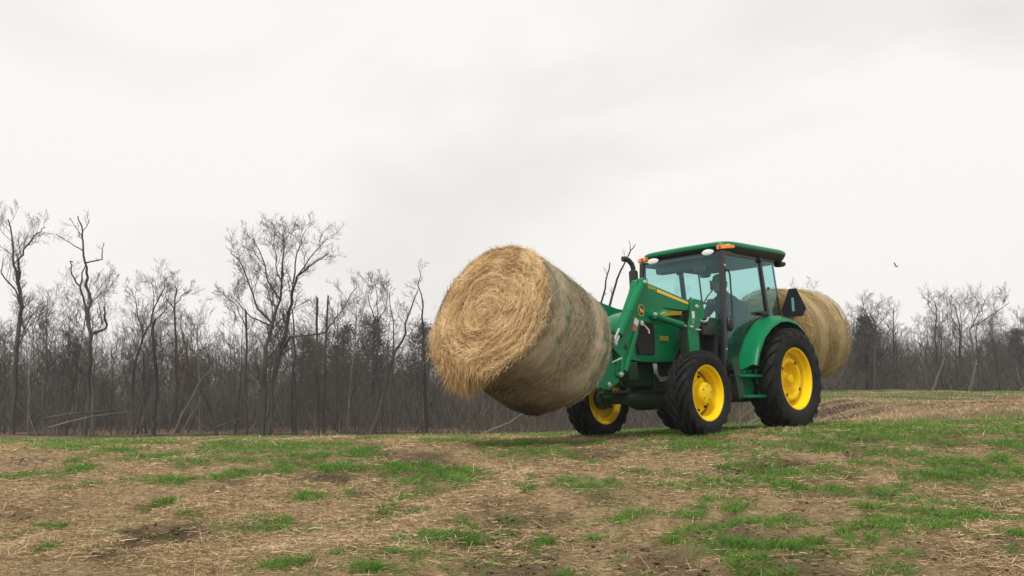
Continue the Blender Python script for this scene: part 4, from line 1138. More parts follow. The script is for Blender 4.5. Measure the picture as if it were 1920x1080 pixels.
def make_wheel(loc, R, rim, w, nl, lh, rear, side, spin):
    def fl(mb): return mb if side > 0 else mb.mirror()
    wheel = part(fl(rim_mesh(rim, w, rear)), 'wheel', 'yellow', ang=30)
    wheel.location = loc
    part(fl(tyre_mesh(R, rim, w, nl, lh)), 'tyre', 'rubber', wheel, ang=32)
    if rear:
        part(fl(MB().lathe([(0.10, -0.04), (0.10, 0.0), (0.085, 0.015), (0.06, 0.02), (0.058, 0.085), (0.045, 0.095), (0, 0.095)], n=24)), 'hub', 'yellow', wheel)
        for k in range(8):
            a = 2 * math.pi * (k + 0.3) / 8
            part(fl(MB().lathe([(0.019, -0.04), (0.019, 0.0), (0.011, 0.004), (0.010, 0.03), (0, 0.03)], (0.150 * math.cos(a), 0, 0.145 * math.sin(a)), 6)), 'wheel_bolt', 'yellow', wheel, smooth=False)
        for k in range(6):
            a = 2 * math.pi * (k + 0.15) / 6
            Rm = Matrix.Rotation(-a, 3, 'Y')
            b = MB().box(Rm @ Vector((0.322, 0.0, 0)), (0.075, 0.045, 0.095), Rm); b.box(Rm @ Vector((0.315, 0.028, 0)), (0.03, 0.03, 0.03), Rm)
            part(fl(b), 'rim_clamp', 'yellow', wheel, bevel=0.006)
        for k in range(4):
            a = 2 * math.pi * (k + 0.62) / 4
            Rm = Matrix.Rotation(-a, 3, 'Y')
            part(fl(MB().lathe([(0, 0.081), (0.022, 0.0845), (0.022, 0.089), (0, 0.089)], Rm @ Vector((0.245, 0, 0)), 10)), 'clamp_bolt', 'black', wheel)
    else:
        part(fl(MB().lathe([(0.165, -0.03), (0.160, 0.01), (0.135, 0.03), (0.128, 0.085), (0.115, 0.105), (0.085, 0.112), (0, 0.114)], n=32)), 'hub', 'yellow', wheel)
        for k in range(8):
            a = 2 * math.pi * (k + 0.3) / 8
            part(fl(MB().lathe([(0.016, -0.025), (0.016, 0.0), (0.009, 0.004), (0.008, 0.016), (0, 0.016)], (0.195 * math.cos(a), 0, 0.195 * math.sin(a)), 6)), 'wheel_bolt', 'exhaust', wheel, smooth=False)
        for k in range(5):
            a = 2 * math.pi * (k + 0.1) / 5
            part(fl(MB().lathe([(0.009, 0.10), (0.009, 0.115), (0, 0.115)], (0.085 * math.cos(a), 0, 0.085 * math.sin(a)), 6)), 'hub_bolt', 'exhaust', wheel, smooth=False)
    wheel.rotation_euler = (0, spin, 0)
    return wheel
RW, FW = 0.40, 0.30
for s in (1, -1):
    make_wheel((0, s * (0.925 - 0.405 * RW), 0.646), 0.660, 0.395, RW, 21, 0.034, True, s, 0.4 * s)
    fw = make_wheel((2.011, s * (0.887 - 0.405 * FW), 0.477), 0.492, 0.318, FW, 18, 0.028, False, s, 0.9 * s)

# ---- chassis, axles
mb = MB().box((1.15, 0, 0.70), (1.9, 0.40, 0.36)); mb.box((0.05, 0, 0.70), (0.7, 0.46, 0.5)); mb.box((2.25, 0, 0.72), (0.9, 0.34, 0.26)); mb.box((1.55, 0, 0.98), (0.9, 0.44, 0.34))
part(mb, 'chassis', 'green_dark', bevel=0.02)
mb = MB().box((2.62, 0, 0.76), (0.16, 0.60, 0.22)); mb.box((2.55, 0, 0.90), (0.30, 0.5, 0.06))
part(mb, 'front_support', 'green_dark', bevel=0.015)
mb = MB().loft([[(2.011 + r * math.cos(a), y, 0.47 + r * 0.9 * math.sin(a)) for a in [2 * math.pi * k / 14 for k in range(14)]] for y, r in
                ((-0.62, 0.10), (-0.55, 0.085), (-0.36, 0.085), (-0.24, 0.13), (-0.12, 0.185), (0.10, 0.185), (0.20, 0.14), (0.34, 0.095), (0.55, 0.085), (0.62, 0.10))])
part(mb, 'front_axle', 'green_dark')
both(lambda: MB().loft([[(2.011 + r * math.cos(a), y, 0.47 + r * math.sin(a)) for a in [2 * math.pi * k / 12 for k in range(12)]] for y, r in ((0.60, 0.12), (0.66, 0.135), (0.72, 0.13), (0.76, 0.10))]).box((2.011, 0.61, 0.50), (0.11, 0.09, 0.30)), 'steering_knuckle', 'green_dark', bevel=0.01)
both(lambda: MB().tube([(2.16, 0.05, 0.53), (2.16, 0.40, 0.53)], 0.032, 10).tube([(2.16, 0.40, 0.53), (2.15, 0.62, 0.52)], 0.014, 8), 'steering_cylinder', 'exhaust')
part(MB().lathe([(0.10, -0.72), (0.14, -0.55), (0.17, -0.30), (0.17, 0.30), (0.14, 0.55), (0.10, 0.72)], (0, 0, 0.646), 20), 'rear_axle', 'green_dark')
part(MB().box((0.75, 0.44, 0.55), (0.62, 0.34, 0.36)), 'fuel_tank', 'black', bevel=0.04)
part(MB().box((0.75, -0.44, 0.55), (0.62, 0.34, 0.36)), 'battery_box', 'black', bevel=0.04)
# hydraulic pipes below the hood
mb = MB()
for k in range(3): mb.tube([(2.25 - .03 * k, 0.30, 0.86), (2.27 - .03 * k, 0.33, 0.74 - .02 * k), (2.18, 0.35, 0.68 - .018 * k), (1.95, 0.36, 0.70 - .02 * k), (1.82, 0.36, 0.78)], 0.011, 6)
part(mb, 'hydraulic_pipes', 'chrome')
mb = MB()
for k in range(4): mb.tube([(1.60 + .05 * k, 0.40, 1.15), (1.66 + .06 * k, 0.45, 0.98 - .03 * k), (1.72 + .05 * k, 0.42, 0.84), (1.5, 0.36, 0.74)], 0.015, 6)
part(mb, 'hydraulic_hoses', 'black')

# ---- hood
def hood_ring(x, w, zt, zb, n=20, crown=0.5):
    P = []
    P.append((x, -w, zb))
    for k in range(n + 1):
        a = math.pi * (1 - k / n); c, s_ = math.cos(a), math.sin(a)
        P.append((x, w * math.copysign(abs(c) ** 0.45, c) * (1 - 0.10 * s_), zb + 0.30 + (zt - zb - 0.30) * s_ ** 0.62))
    P.append((x, w, zb))
    return P
mb = MB().loft([hood_ring(1.28, 0.360, 1.60, 0.92), hood_ring(1.6, 0.360, 1.585, 0.90), hood_ring(2.0, 0.355, 1.55, 0.875), hood_ring(2.35, 0.345, 1.49, 0.865), hood_ring(2.55, 0.325, 1.43, 0.875), hood_ring(2.68, 0.28, 1.36, 0.90), hood_ring(2.75, 0.20, 1.25, 0.95)])
hood = part(mb, 'hood', 'green', ang=50)
both(lambda: MB().prism([(2.30, 0.945), (2.58, 0.955), (2.60, 1.12), (2.53, 1.325), (2.29, 1.335), (2.265, 1.20), (2.275, 0.97)], 0.30, 0.366), 'side_screen', 'screen', hood, bevel=0.008)
both(lambda: MB().prism([(1.40, 1.515), (1.66, 1.505), (2.02, 1.466), (2.30, 1.405), (2.10, 1.418), (1.75, 1.448), (1.40, 1.455)], 0.30, 0.3685), 'hood_stripe', 'decal_yellow', hood)
part(MB().prism([(2.70, 0.96), (2.765, 1.0), (2.755, 1.24), (2.70, 1.28)], -0.21, 0.21), 'grille', 'screen', hood, bevel=0.01)
both(lambda: MB().prism([(2.64, 1.22), (2.745, 1.20), (2.735, 1.27), (2.66, 1.33)], 0.12, 0.27), 'headlight', 'lamp', hood, bevel=0.012)
text_mesh('model_number', '5055E', 'decal_yellow', hood, Matrix(((-1, 0, 0, 2.08), (0, 0, 1, 0.3615), (0, 1, 0, 1.15), (0, 0, 0, 1))), 0.075)
text_mesh('model_number', '5055E', 'decal_yellow', hood, Matrix(((1, 0, 0, 2.08), (0, 0, -1, -0.3615), (0, 1, 0, 1.15), (0, 0, 0, 1))), 0.075)
both(lambda: MB().prism([(1.66, 0.90), (1.95, 0.875), (1.80, 1.02), (1.68, 1.20), (1.30, 1.28), (1.30, 0.95)], 0.352, 0.372), 'engine_side_panel', 'green_dark', hood, bevel=0.006)

# ---- exhaust
mb = MB().tube([(1.73, -0.31, 1.45), (1.73, -0.31, 1.80)], 0.032, 12).lathe([(0.03, 1.78), (0.058, 1.80), (0.058, 2.07), (0.035, 2.09)], (1.73, -0.31, 0), 16, 'Z')
ex = part(mb, 'exhaust', 'exhaust')
part(MB().tube([(1.73, -0.31, 2.07), (1.73, -0.31, 2.12), (1.745, -0.318, 2.17), (1.78, -0.335, 2.215), (1.82, -0.355, 2.235), (1.86, -0.375, 2.232)], [0.032, 0.032, 0.033, 0.034, 0.035, 0.036], 12), 'exhaust_elbow', 'exhaust', ex)

# ---- cab frame
CY = 0.635
def pillar(x0, z0, x1, z1, w, d, y0=CY, y1=None):
    return MB().bar((x0, y0, z0), (x1, y1 if y1 else y0 - 0.015, z1), d, w, (0, 1, 0))
mb = MB().box((0.72, 0, 0.79), (1.10, 1.22, 0.06)); mb.box((1.24, 0, 1.02), (0.06, 1.10, 0.46)); mb.box((-0.28, 0, 1.30), (0.05, 1.16, 0.34))
part(mb, 'cab_floor', 'interior', bevel=0.01)
both(lambda: pillar(1.225, 0.78, 1.10, 2.27, 0.065, 0.075), 'front_pillar', 'pillar', bevel=0.012)
both(lambda: pillar(0.115, 1.46, 0.225, 2.26, 0.055, 0.055), 'door_pillar', 'pillar', bevel=0.01)
both(lambda: pillar(-0.29, 1.40, -0.17, 2.26, 0.018, 0.022, 0.605), 'rear_pillar', 'pillar', bevel=0.004)
mb = MB().bar((1.09, -0.6, 2.25), (1.09, 0.6, 2.25), 0.05, 0.05).bar((-0.18, -0.6, 2.25), (-0.18, 0.6, 2.25), 0.05, 0.05)
for s in (1, -1): mb.bar((1.1, s * 0.61, 2.255), (-0.18, s * 0.60, 2.255), 0.05, 0.05)
part(mb, 'cab_top_frame', 'pillar', bevel=0.008)

# glazing: real panes with thickness
def curved_pane(x_b, x_t, bow, y_b, y_t, z_b, z_t, th=0.006, n=12):
    V = []; F = []
    for j, (x, y, z) in enumerate(((x_b, y_b, z_b), (x_t, y_t, z_t))):
        for k in range(n + 1):
            u = -1 + 2 * k / n
            V.append((x + bow * (1 - u * u), y * u, z))
    m_ = n + 1
    V += [(x - math.copysign(th, bow), y, z) for x, y, z in V]
    for k in range(n):
        F += [(k, k + 1, m_ + k + 1, m_ + k), (2 * m_ + k, 3 * m_ + k, 3 * m_ + k + 1, 2 * m_ + k + 1),
              (k, 2 * m_ + k, 2 * m_ + k + 1, k + 1), (m_ + k, m_ + k + 1, 3 * m_ + k + 1, 3 * m_ + k)]
    F += [(0, m_, 3 * m_, 2 * m_), (n, 2 * m_ + n, 3 * m_ + n, m_ + n)]
    return MB().add(V, F)
part(curved_pane(1.23, 1.125, 0.10, 0.605, 0.585, 1.28, 2.235), 'windshield', 'glass')
part(curved_pane(-0.31, -0.185, -0.05, 0.60, 0.59, 1.46, 2.235), 'rear_window', 'glass')
door_poly = [(1.195, 0.84), (1.00, 0.835), (0.90, 0.98), (0.74, 1.20), (0.52, 1.37), (0.30, 1.46), (0.155, 1.50), (0.205, 1.80), (0.245, 2.225), (1.085, 2.225), (1.14, 1.55)]
for s in (1, -1):
    d = MB().prism(door_poly, 0.628, 0.634)
    d = d if s > 0 else d.mirror()
    door = part(d, 'door', 'glass', smooth=False)
    e = MB()
    for i in range(len(door_poly)):
        a, b = door_poly[i], door_poly[(i + 1) % len(door_poly)]
        e.bar((a[0], 0.631, a[1]), (b[0], 0.631, b[1]), 0.016, 0.014 if i not in (9, 10) else 0.03, (0, 1, 0))
    part(e if s > 0 else e.mirror(), 'door_seal', 'black', door)
    h = MB().tube([(1.105, 0.655, 2.03), (1.07, 0.675, 2.02), (1.045, 0.68, 1.96), (1.04, 0.68, 1.65), (1.045, 0.675, 1.42), (1.06, 0.67, 1.36)], 0.011, 8)
    part(h if s > 0 else h.mirror(), 'grab_bar', 'black', door)
    h = MB().loft([[(1.075 + a * math.cos(t), y, 1.34 + b * math.sin(t)) for t in [2 * math.pi * k / 16 for k in range(16)]] for y, a, b in ((0.636, 0.045, 0.085), (0.660, 0.055, 0.10), (0.682, 0.045, 0.09), (0.690, 0.025, 0.06))])
    part(h if s > 0 else h.mirror(), 'door_handle', 'black', door)
    q = MB().prism([(0.10, 1.50), (-0.285, 1.50), (-0.18, 2.225), (0.215, 2.225)], 0.606, 0.612)
    q = q if s > 0 else q.mirror()
    qw = part(q, 'quarter_window', 'glass', smooth=False)
    k = MB().lathe([(0.018, 0.61), (0.018, 0.63), (0, 0.634)], (0.02, 0, 1.86), 12)
    part(k if s > 0 else k.mirror(), 'window_latch', 'black', qw)
    hb = MB().lathe([(0.016, 0.62), (0.016, 0.665), (0, 0.668)], (1.115, 0, 2.08), 10)
    part(hb if s > 0 else hb.mirror(), 'hinge_bolt', 'pin_white', door)
    hb = MB().lathe([(0.014, 0.62), (0.014, 0.672), (0, 0.675)], (1.205, 0, 1.02), 10)
    part(hb if s > 0 else hb.mirror(), 'hinge_bolt', 'pin_white', door)

# ---- roof
def rrect(xc, a, b, z, n=56, p=9, bow=0.05, dz=0.0):
    P = []
    for k in range(n):
        t = 2 * math.pi * k / n; c, s_ = math.cos(t), math.sin(t)
        x = a * math.copysign(abs(c) ** (2 / p), c); y = b * math.copysign(abs(s_) ** (2 / p), s_)
        f_ = max(0, x / a)
        P.append((xc + x + bow * (1 - (y / b) ** 2) * f_, y, z + dz * f_ * f_))
    return P
XC, RA, RB = 0.280, 0.800, 0.690
mb = MB().loft([rrect(XC - 0.02, RA - 0.10, RB - 0.085, 2.235), rrect(XC - 0.01, RA - 0.05, RB - 0.045, 2.262), rrect(XC, RA - 0.012, RB - 0.010, 2.318), rrect(XC, RA - 0.004, RB - 0.003, 2.340)])
roof = part(mb, 'roof', 'black', ang=40)
mb = MB().loft([rrect(XC, RA - 0.002, RB - 0.001, 2.341), rrect(XC, RA + 0.004, RB + 0.004, 2.360), rrect(XC, RA - 0.004, RB - 0.004, 2.385), rrect(XC - 0.01, RA - 0.035, RB - 0.03, 2.405), rrect(XC - 0.02, RA - 0.16, RB - 0.14, 2.425), rrect(XC - 0.03, RA - 0.45, RB - 0.40, 2.438), rrect(XC - 0.03, 0.02, 0.02, 2.44)])
part(mb, 'roof_shell', 'green', roof, ang=40)
part(MB().box((0.42, 0, 2.215), (1.16, 1.10, 0.035)), 'headliner', 'interior', roof, bevel=0.01)
part(MB().box((0.98, 0, 2.15), (0.16, 0.9, 0.10)), 'roof_console', 'interior', roof, bevel=0.02)
def oval(c, ax, bx, depth, n=20):
    """oval lamp facing +X"""
    return MB().loft([[(c[0] + d, c[1] + ax * f_ * math.cos(2 * math.pi * k / n), c[2] + bx * f_ * math.sin(2 * math.pi * k / n)) for k in range(n)] for d, f_ in ((-depth, 0.8), (0, 1.0), (0.010, 0.94), (0.016, 0.7), (0.019, 0.3))])
for s in (1, -1):
    l = part(oval((1.125, s * 0.43, 2.272), 0.092, 0.040, 0.06), 'work_light', 'lamp', roof)
    part(oval((1.118, s * 0.43, 2.272), 0.101, 0.048, 0.05), 'lamp_housing', 'black', l)
    w = MB().loft([[(x, y * s, z) for x, y, z in r_] for r_ in (
        [(1.075, 0.54, 2.300), (1.075, 0.54, 2.335), (1.04, 0.54, 2.335), (1.04, 0.54, 2.300)], [(1.130, 0.56, 2.288), (1.130, 0.56, 2.345), (1.06, 0.56, 2.345), (1.06, 0.56, 2.288)],
        [(1.128, 0.64, 2.288), (1.125, 0.64, 2.345), (1.04, 0.65, 2.345), (1.04, 0.65, 2.288)], [(1.08, 0.72, 2.290), (1.08, 0.72, 2.343), (1.02, 0.70, 2.343), (1.02, 0.70, 2.290)], [(0.97, 0.735, 2.300), (0.97, 0.735, 2.335), (0.95, 0.70, 2.335), (0.95, 0.70, 2.300)])])
    al = part(w, 'turn_signal', 'amber', roof, bevel=0.010, ang=60)
    part(MB().lathe([(0, 0.0), (0.018, 0.0), (0.018, 0.012), (0, 0.014)], (1.122, s * 0.61, 2.317), 10, 'X'), 'bulb', 'amber_dark', al)
    rl = MB().loft([[(-0.36 + a * math.cos(t), s * 0.60 + b * math.sin(t), z) for t in [2 * math.pi * k / 16 for k in range(16)]] for z, a, b in ((2.185, 0.04, 0.06), (2.20, 0.06, 0.085), (2.235, 0.06, 0.085), (2.25, 0.03, 0.04))])
    part(rl, 'rear_work_light', 'black', roof)
    part(MB().lathe([(0.032, 0.02), (0.032, 0.09), (0, 0.095)], (0.235, 0, 2.215), 12) if s > 0 else MB().lathe([(0.032, 0.02), (0.032, 0.09), (0, 0.095)], (0.235, 0, 2.215), 12).mirror(), 'hinge_knob', 'black', roof).location = (0, s * 0.58, 0)

# ---- cab interior
mb = MB().box((0.12, 0, 1.18), (0.50, 0.50, 0.14)); st = part(mb, 'seat', 'seat', bevel=0.05)
part(MB().bar((-0.08, 0, 1.22), (-0.20, 0, 1.80), 0.48, 0.11, (0, 1, 0)), 'backrest', 'seat', st, bevel=0.05)
part(MB().box((0.12, 0, 0.97), (0.32, 0.34, 0.30)), 'seat_base', 'interior', st, bevel=0.02)
both(lambda: MB().box((0.05, 0.30, 1.40), (0.36, 0.07, 0.06)), 'armrest', 'seat', st, bevel=0.02)
part(MB().prism([(1.20, 0.82), (0.98, 0.82), (0.92, 1.38), (1.02, 1.52), (1.21, 1.50)], -0.20, 0.20), 'dashboard', 'interior', bevel=0.02)
sw = MB()
swm = Matrix.Translation((0.80, 0, 1.62)) @ Matrix.Rotation(math.radians(-28), 4, 'Y')
N = 28
sw.tube([swm @ Vector((0.20 * math.cos(2 * math.pi * k / N), 0.20 * math.sin(2 * math.pi * k / N), 0)) for k in range(N + 1)], 0.014, 8, cap=False)
for k in range(3): a = 2 * math.pi * k / 3 + 0.5; sw.tube([swm @ Vector((0, 0, -0.02)), swm @ Vector((0.20 * math.cos(a), 0.20 * math.sin(a), 0))], 0.012, 6)
sw.tube([swm @ Vector((0, 0, 0.01)), swm @ Vector((0, 0, -0.28))], [0.035, 0.03], 10)
part(sw, 'steering_wheel', 'black')
both(lambda: MB().box((0.10, 0.50, 1.22), (0.70, 0.16, 0.30)), 'side_console', 'interior', bevel=0.03)
part(MB().tube([(0.42, -0.46, 1.36), (0.46, -0.46, 1.55), (0.47, -0.46, 1.60)], [0.010, 0.010, 0.022], 8), 'control_lever', 'black')
mr = MB().tube([(0.95, -0.68, 1.95), (0.70, -0.92, 1.98), (0.62, -1.00, 2.02)], 0.012, 8)
part(mr, 'mirror_arm', 'black'); part(MB().box((0.60, -1.02, 2.02), (0.05, 0.17, 0.26)), 'mirror', 'black', bevel=0.02)
part(MB().tube([(-0.10, -0.55, 1.70), (-0.15, -0.45, 1.88), (-0.22, -0.35, 2.02)], 0.010, 6).box((-0.22, -0.34, 2.03), (0.05, 0.17, 0.11)), 'rear_wiper', 'interior')
part(MB().tube([(1.12, 0.32, 2.21), (1.10, 0.30, 2.15), (1.09, 0.26, 2.13)], 0.008, 6).box((1.06, 0.25, 2.09), (0.025, 0.20, 0.07)), 'rear_view_mirror', 'interior', bevel=0.006)

# ---- fenders
f_in = [(0.935, 0.765), (0.86, 0.96), (0.72, 1.17), (0.50, 1.355), (0.26, 1.455), (0.02, 1.492), (-0.20, 1.475), (-0.40, 1.39), (-0.53, 1.235)]
f_out = [(0.930, 0.815), (0.85, 0.99), (0.70, 1.185), (0.49, 1.33), (0.26, 1.415), (0.05, 1.432), (-0.18, 1.40), (-0.37, 1.30), (-0.475, 1.175)]
def fender():
    mb_ = MB(); rings = []
    for (a, b), (c, d) in zip(f_in, f_out):
        cx_, cz = 0.0, 0.646
        def inw(x, z, t): L_ = math.hypot(x - cx_, z - cz); return (x - (x - cx_) / L_ * t, z - (z - cz) / L_ * t)
        p = []
        for y, (x, z), in ((0.60, (a, b)), (0.70, (a * 1.003, b + 0.004)), (0.79, ((a + c) / 2, (b + d) / 2 + 0.012)), (0.86, (c, d + 0.010)), (0.892, inw(c, d, 0.012)), (0.902, inw(c, d, 0.040))): p.append((x, y, z))
        for y, (x, z), in ((0.892, inw(c, d, 0.045)), (0.880, inw(c, d, 0.026)), (0.84, inw(c, d, 0.012)), (0.70, inw(a, b, 0.018)), (0.60, inw(a, b, 0.018))): p.append((x, y, z))
        rings.append(p)
    return mb_.loft(rings)
fl, fr = both(fender, 'fender', 'green', ang=40)
inner = f_in + [(-0.53, 1.0), (-0.3, 0.75), (0.2, 0.72), (0.6, 0.74)]
for s, fe in ((1, fl), (-1, fr)):
    w_ = MB().prism(inner, 0.585, 0.602); part(w_ if s > 0 else w_.mirror(), 'fender_wall', 'interior', fe)
    g = MB().loft([[(0.30 + a * math.cos(t), y_ + 0.66, 1.51 + 0.028 * math.sin(t) * f_) for t in [2 * math.pi * k / 14 for k in range(14)]] for y_, a, f_ in ((-0.035, 0.10, .7), (-0.02, 0.125, 1), (0.03, 0.125, 1), (0.045, 0.10, .7))])
    part(g if s > 0 else g.mirror(), 'grab_handle', 'black', fe)

# ---- steps below the left door
s1 = part(MB().bar((1.165, 0.735, 0.90), (1.12, 0.735, 0.80), 0.15, 0.012, (0, 1, 0)).bar((1.12, 0.735, 0.80), (1.02, 0.735, 0.42), 0.15, 0.012, (0, 1, 0)), 'step_side', 'green_dark')
part(MB().bar((0.635, 0.735, 0.78), (0.545, 0.735, 0.42), 0.15, 0.012, (0, 1, 0)), 'step_side', 'green')
for x, z in ((0.84, 0.685), (0.785, 0.43)): part(MB().box((x, 0.745, z), (0.46, 0.15, 0.035)), 'step_tread', 'green', bevel=0.008)
part(MB().prism([(0.90, 0.77), (0.63, 0.775), (0.55, 0.435), (0.80, 0.435)], 0.655, 0.664), 'step_back_plate', 'green')
for x, z in ((0.68, 0.745), (0.84, 0.742)): part(MB().lathe([(0.012, 0.66), (0.012, 0.672), (0, 0.674)], (x, 0, z), 8), 'step_bolt', 'pin_white')

# ---- cowl panels ahead of the doors
both(lambda: MB().prism([(1.44, 1.42), (1.19, 1.42), (1.19, 1.20), (1.42, 1.20)], 0.40, 0.56), 'cowl_panel', 'green_dark', bevel=0.012)
both(lambda: MB().box((1.42, 0.46, 1.25), (0.28, 0.22, 0.12)), 'battery_cover', 'black', bevel=0.02)

# ---- slow-vehicle sign, seen from its back
def sign(y0):
    return [(y0 - 0.055, 1.885), (y0 + 0.055, 1.885), (y0 + 0.185, 1.60), (y0 + 0.125, 1.50), (y0 - 0.125, 1.50), (y0 - 0.185, 1.60)]
S_ = sign(0.685)
V = [(-0.500, y, z) for y, z in S_] + [(-0.506, y, z) for y, z in S_]
n6 = len(S_)
sg = part(MB().add(V, [tuple(range(n6)), tuple(range(2 * n6 - 1, n6 - 1, -1))] + [((i + 1) % n6, i, n6 + i, n6 + (i + 1) % n6) for i in range(n6)]), 'warning_sign', 'black', smooth=False)
part(MB().box((-0.490, 0.685, 1.665), (0.012, 0.035, 0.19)), 'sign_bracket', mat('teal_grey_bracket', (0.16, 0.34, 0.33), 0.4), sg, bevel=0.003)
part(MB().bar((-0.49, 0.685, 1.57), (-0.40, 0.685, 1.40), 0.03, 0.008, (0, 1, 0)), 'sign_post', 'black', sg)

# ---- front loader
arm_poly = [(2.84, 1.775), (2.76, 1.795), (2.66, 1.762), (1.83, 1.600), (1.79, 1.57), (1.79, 1.48), (1.99, 1.47), (2.36, 1.48), (2.54, 1.405), (2.62, 1.325), (2.70, 1.30), (2.80, 1.31), (2.85, 1.25), (3.02, 0.87), (3.18, 0.68), (3.26, 0.65), (3.325, 0.70), (3.285, 0.80), (3.265, 0.90), (3.31, 1.02), (3.20, 1.16), (3.02, 1.45), (2.90, 1.64)]
Y0, Y1 = 0.485, 0.58
def pin(x, z, r=0.030, y0=None, y1=None): return MB().lathe([(0, (y1 or Y1) - 0.02), (r, (y1 or Y1) - 0.02), (r, (y1 or Y1) + 0.018), (r * 0.55, (y1 or Y1) + 0.022), (r * 0.5, (y1 or Y1) + 0.034), (0, (y1 or Y1) + 0.036)], (x, 0, z), 12)
def m_(mb_, s): return mb_ if s > 0 else mb_.mirror()
for s in (1, -1):
    # lifting arm; its hole is a dark disc laid on the face as painted shade
    arm = part(m_(MB().prism(arm_poly, Y0, Y1), s), 'loader_arm', 'green', bevel=0.012, ang=40)
    part(m_(MB().lathe([(0.0, Y1 + 0.0015), (0.036, Y1 + 0.0015), (0.036, Y1 - 0.01)], (3.12, 0, 1.005), 24), s), 'arm_hole_shade', 'exhaust', arm)
    part(m_(MB().bar((2.93, Y1 + 0.012, 1.18), (3.165, Y1 + 0.012, 0.735), 0.05, 0.035, (0, 1, 0)), s), 'hose_cover', 'green', arm, bevel=0.008)
    part(m_(MB().bar((2.865, Y1 - 0.03, 1.26), (3.11, Y1 - 0.03, 0.76), 0.06, 0.05, (0, 1, 0)), s), 'arm_rib', 'green', arm, bevel=0.008)
    # mast
    mast = part(m_(MB().prism([(1.84, 1.585), (1.76, 1.625), (1.64, 1.615), (1.55, 1.52), (1.55, 1.43), (1.63, 1.35), (1.70, 1.25), (1.70, 0.80), (1.88, 0.80), (1.92, 1.22), (1.90, 1.32), (1.85, 1.44)], 0.585, 0.605), s), 'loader_mast', 'green', bevel=0.006)
    part(m_(MB().prism([(1.80, 1.56), (1.60, 1.56), (1.60, 1.40), (1.72, 1.25), (1.72, 0.72), (1.88, 0.72), (1.90, 1.22)], 0.455, 0.478), s), 'mast_plate', 'green_dark', mast, bevel=0.006)
    part(m_(MB().box((1.80, 0.40, 0.78), (0.20, 0.42, 0.22)), s), 'mast_foot', 'green_dark', mast, bevel=0.015)
    part(m_(pin(1.73, 1.527, 0.026, y1=0.605), s), 'pivot_pin', 'pin_white', mast)
    part(m_(pin(1.862, 1.275, 0.022, y1=0.605), s), 'pivot_pin', 'pin_white', mast)
    part(m_(MB().box((1.80, 0.6065, 1.425), (0.052, 0.004, 0.085)), s), 'warning_label', 'white', mast)
    part(m_(MB().box((1.81, 0.6065, 1.345), (0.055, 0.004, 0.06)), s), 'rating_label', mat('grey_label', (0.20, 0.20, 0.18), 0.5), mast)
    part(m_(MB().tube([(1.66, 0.61, 1.36), (1.62, 0.63, 1.345), (1.55, 0.63, 1.36), (1.50, 0.62, 1.40)], 0.013, 8), s), 'latch_handle', 'pin_white', mast)
    part(m_(MB().tube([(1.78, 0.615, 1.245), (1.69, 0.62, 1.245)], 0.013, 8), s), 'lock_pin', 'pin_white', mast)
    # lift cylinder
    a = Vector((2.63, 0.60, 1.385)); b = Vector((1.862, 0.56, 1.275)); d_ = (b - a).normalized(); L_ = (b - a).length
    cyl = part(m_(MB().tube([a + d_ * 0.07, a + d_ * 0.62], 0.042, 16).tube([a + d_ * 0.10, a + d_ * 0.14], 0.048, 16).tube([a + d_ * 0.58, a + d_ * 0.635], 0.047, 16), s), 'lift_cylinder', 'green')
    part(m_(MB().tube([a + d_ * 0.60, b], 0.022, 12), s), 'cylinder_rod', 'chrome', cyl)
    part(m_(MB().tube([a - Vector((0, 0.05, 0)), a + Vector((0, 0.04, 0))], 0.048, 16), s), 'cylinder_eye', 'green', cyl)
    part(m_(pin(a.x, a.z, 0.026, y1=0.64), s), 'pivot_pin', 'pin_white', cyl)
    # tilt cylinder
    a = Vector((2.79, 0.605, 1.738)); b = Vector((3.335, 0.600, 1.035)); d_ = (b - a).normalized()
    cyl = part(m_(MB().tube([a, a + d_ * 0.76], 0.043, 16).tube([a + d_ * 0.42, a + d_ * 0.44], 0.046, 16).tube([a + d_ * 0.71, a + d_ * 0.765], 0.049, 16).tube([a - d_ * 0.02 - Vector((0, 0.04, 0)), a - d_ * 0.02 + Vector((0, 0.035, 0))], 0.05, 14), s), 'tilt_cylinder', 'green')
    part(m_(MB().tube([a + d_ * 0.74, b], 0.022, 12), s), 'cylinder_rod', 'chrome', cyl)
    part(m_(MB().tube([a + d_ * 0.68 + Vector((0.05, 0.01, 0.0)), a + d_ * 0.83 + Vector((0.05, 0.01, 0.0))], 0.014, 8).box(a + d_ * 0.86 + Vector((0.03, 0.01, 0)), (0.04, 0.04, 0.04)), s), 'hose_fitting', 'pin_white', cyl)
    part(m_(pin(a.x + 0.005, a.z + 0.01, 0.026, y1=0.64), s), 'pivot_pin', 'pin_white', cyl)
    # link, carrier plate
    link = part(m_(MB().prism([(3.30, 1.06), (3.37, 1.05), (3.36, 0.98), (3.25, 0.90), (3.24, 0.80), (3.30, 0.68), (3.24, 0.66), (3.17, 0.78), (3.18, 0.92)], 0.585, 0.598), s), 'tilt_link', 'green', bevel=0.005)
    part(m_(pin(3.335, 1.03, 0.024, y1=0.60), s), 'pivot_pin', 'pin_white', link)
    part(m_(pin(3.262, 0.70, 0.028, y1=0.60), s), 'pivot_pin', 'pin_white', link)
    car = part(m_(MB().prism([(3.36, 1.10), (3.42, 1.10), (3.60, 0.66), (3.64, 0.56), (3.42, 0.535), (3.25, 0.62), (3.22, 0.70), (3.34, 0.86)], 0.545, 0.565), s), 'carrier_plate', 'green', bevel=0.005)
    part(m_(pin(3.44, 0.592, 0.026, y1=0.565), s), 'pivot_pin', 'pin_white', car)
    part(m_(MB().tube([(3.40, 0.60, 0.83), (3.30, 0.66, 0.875)], 0.011, 8), s), 'lock_pin', 'pin_white', car)
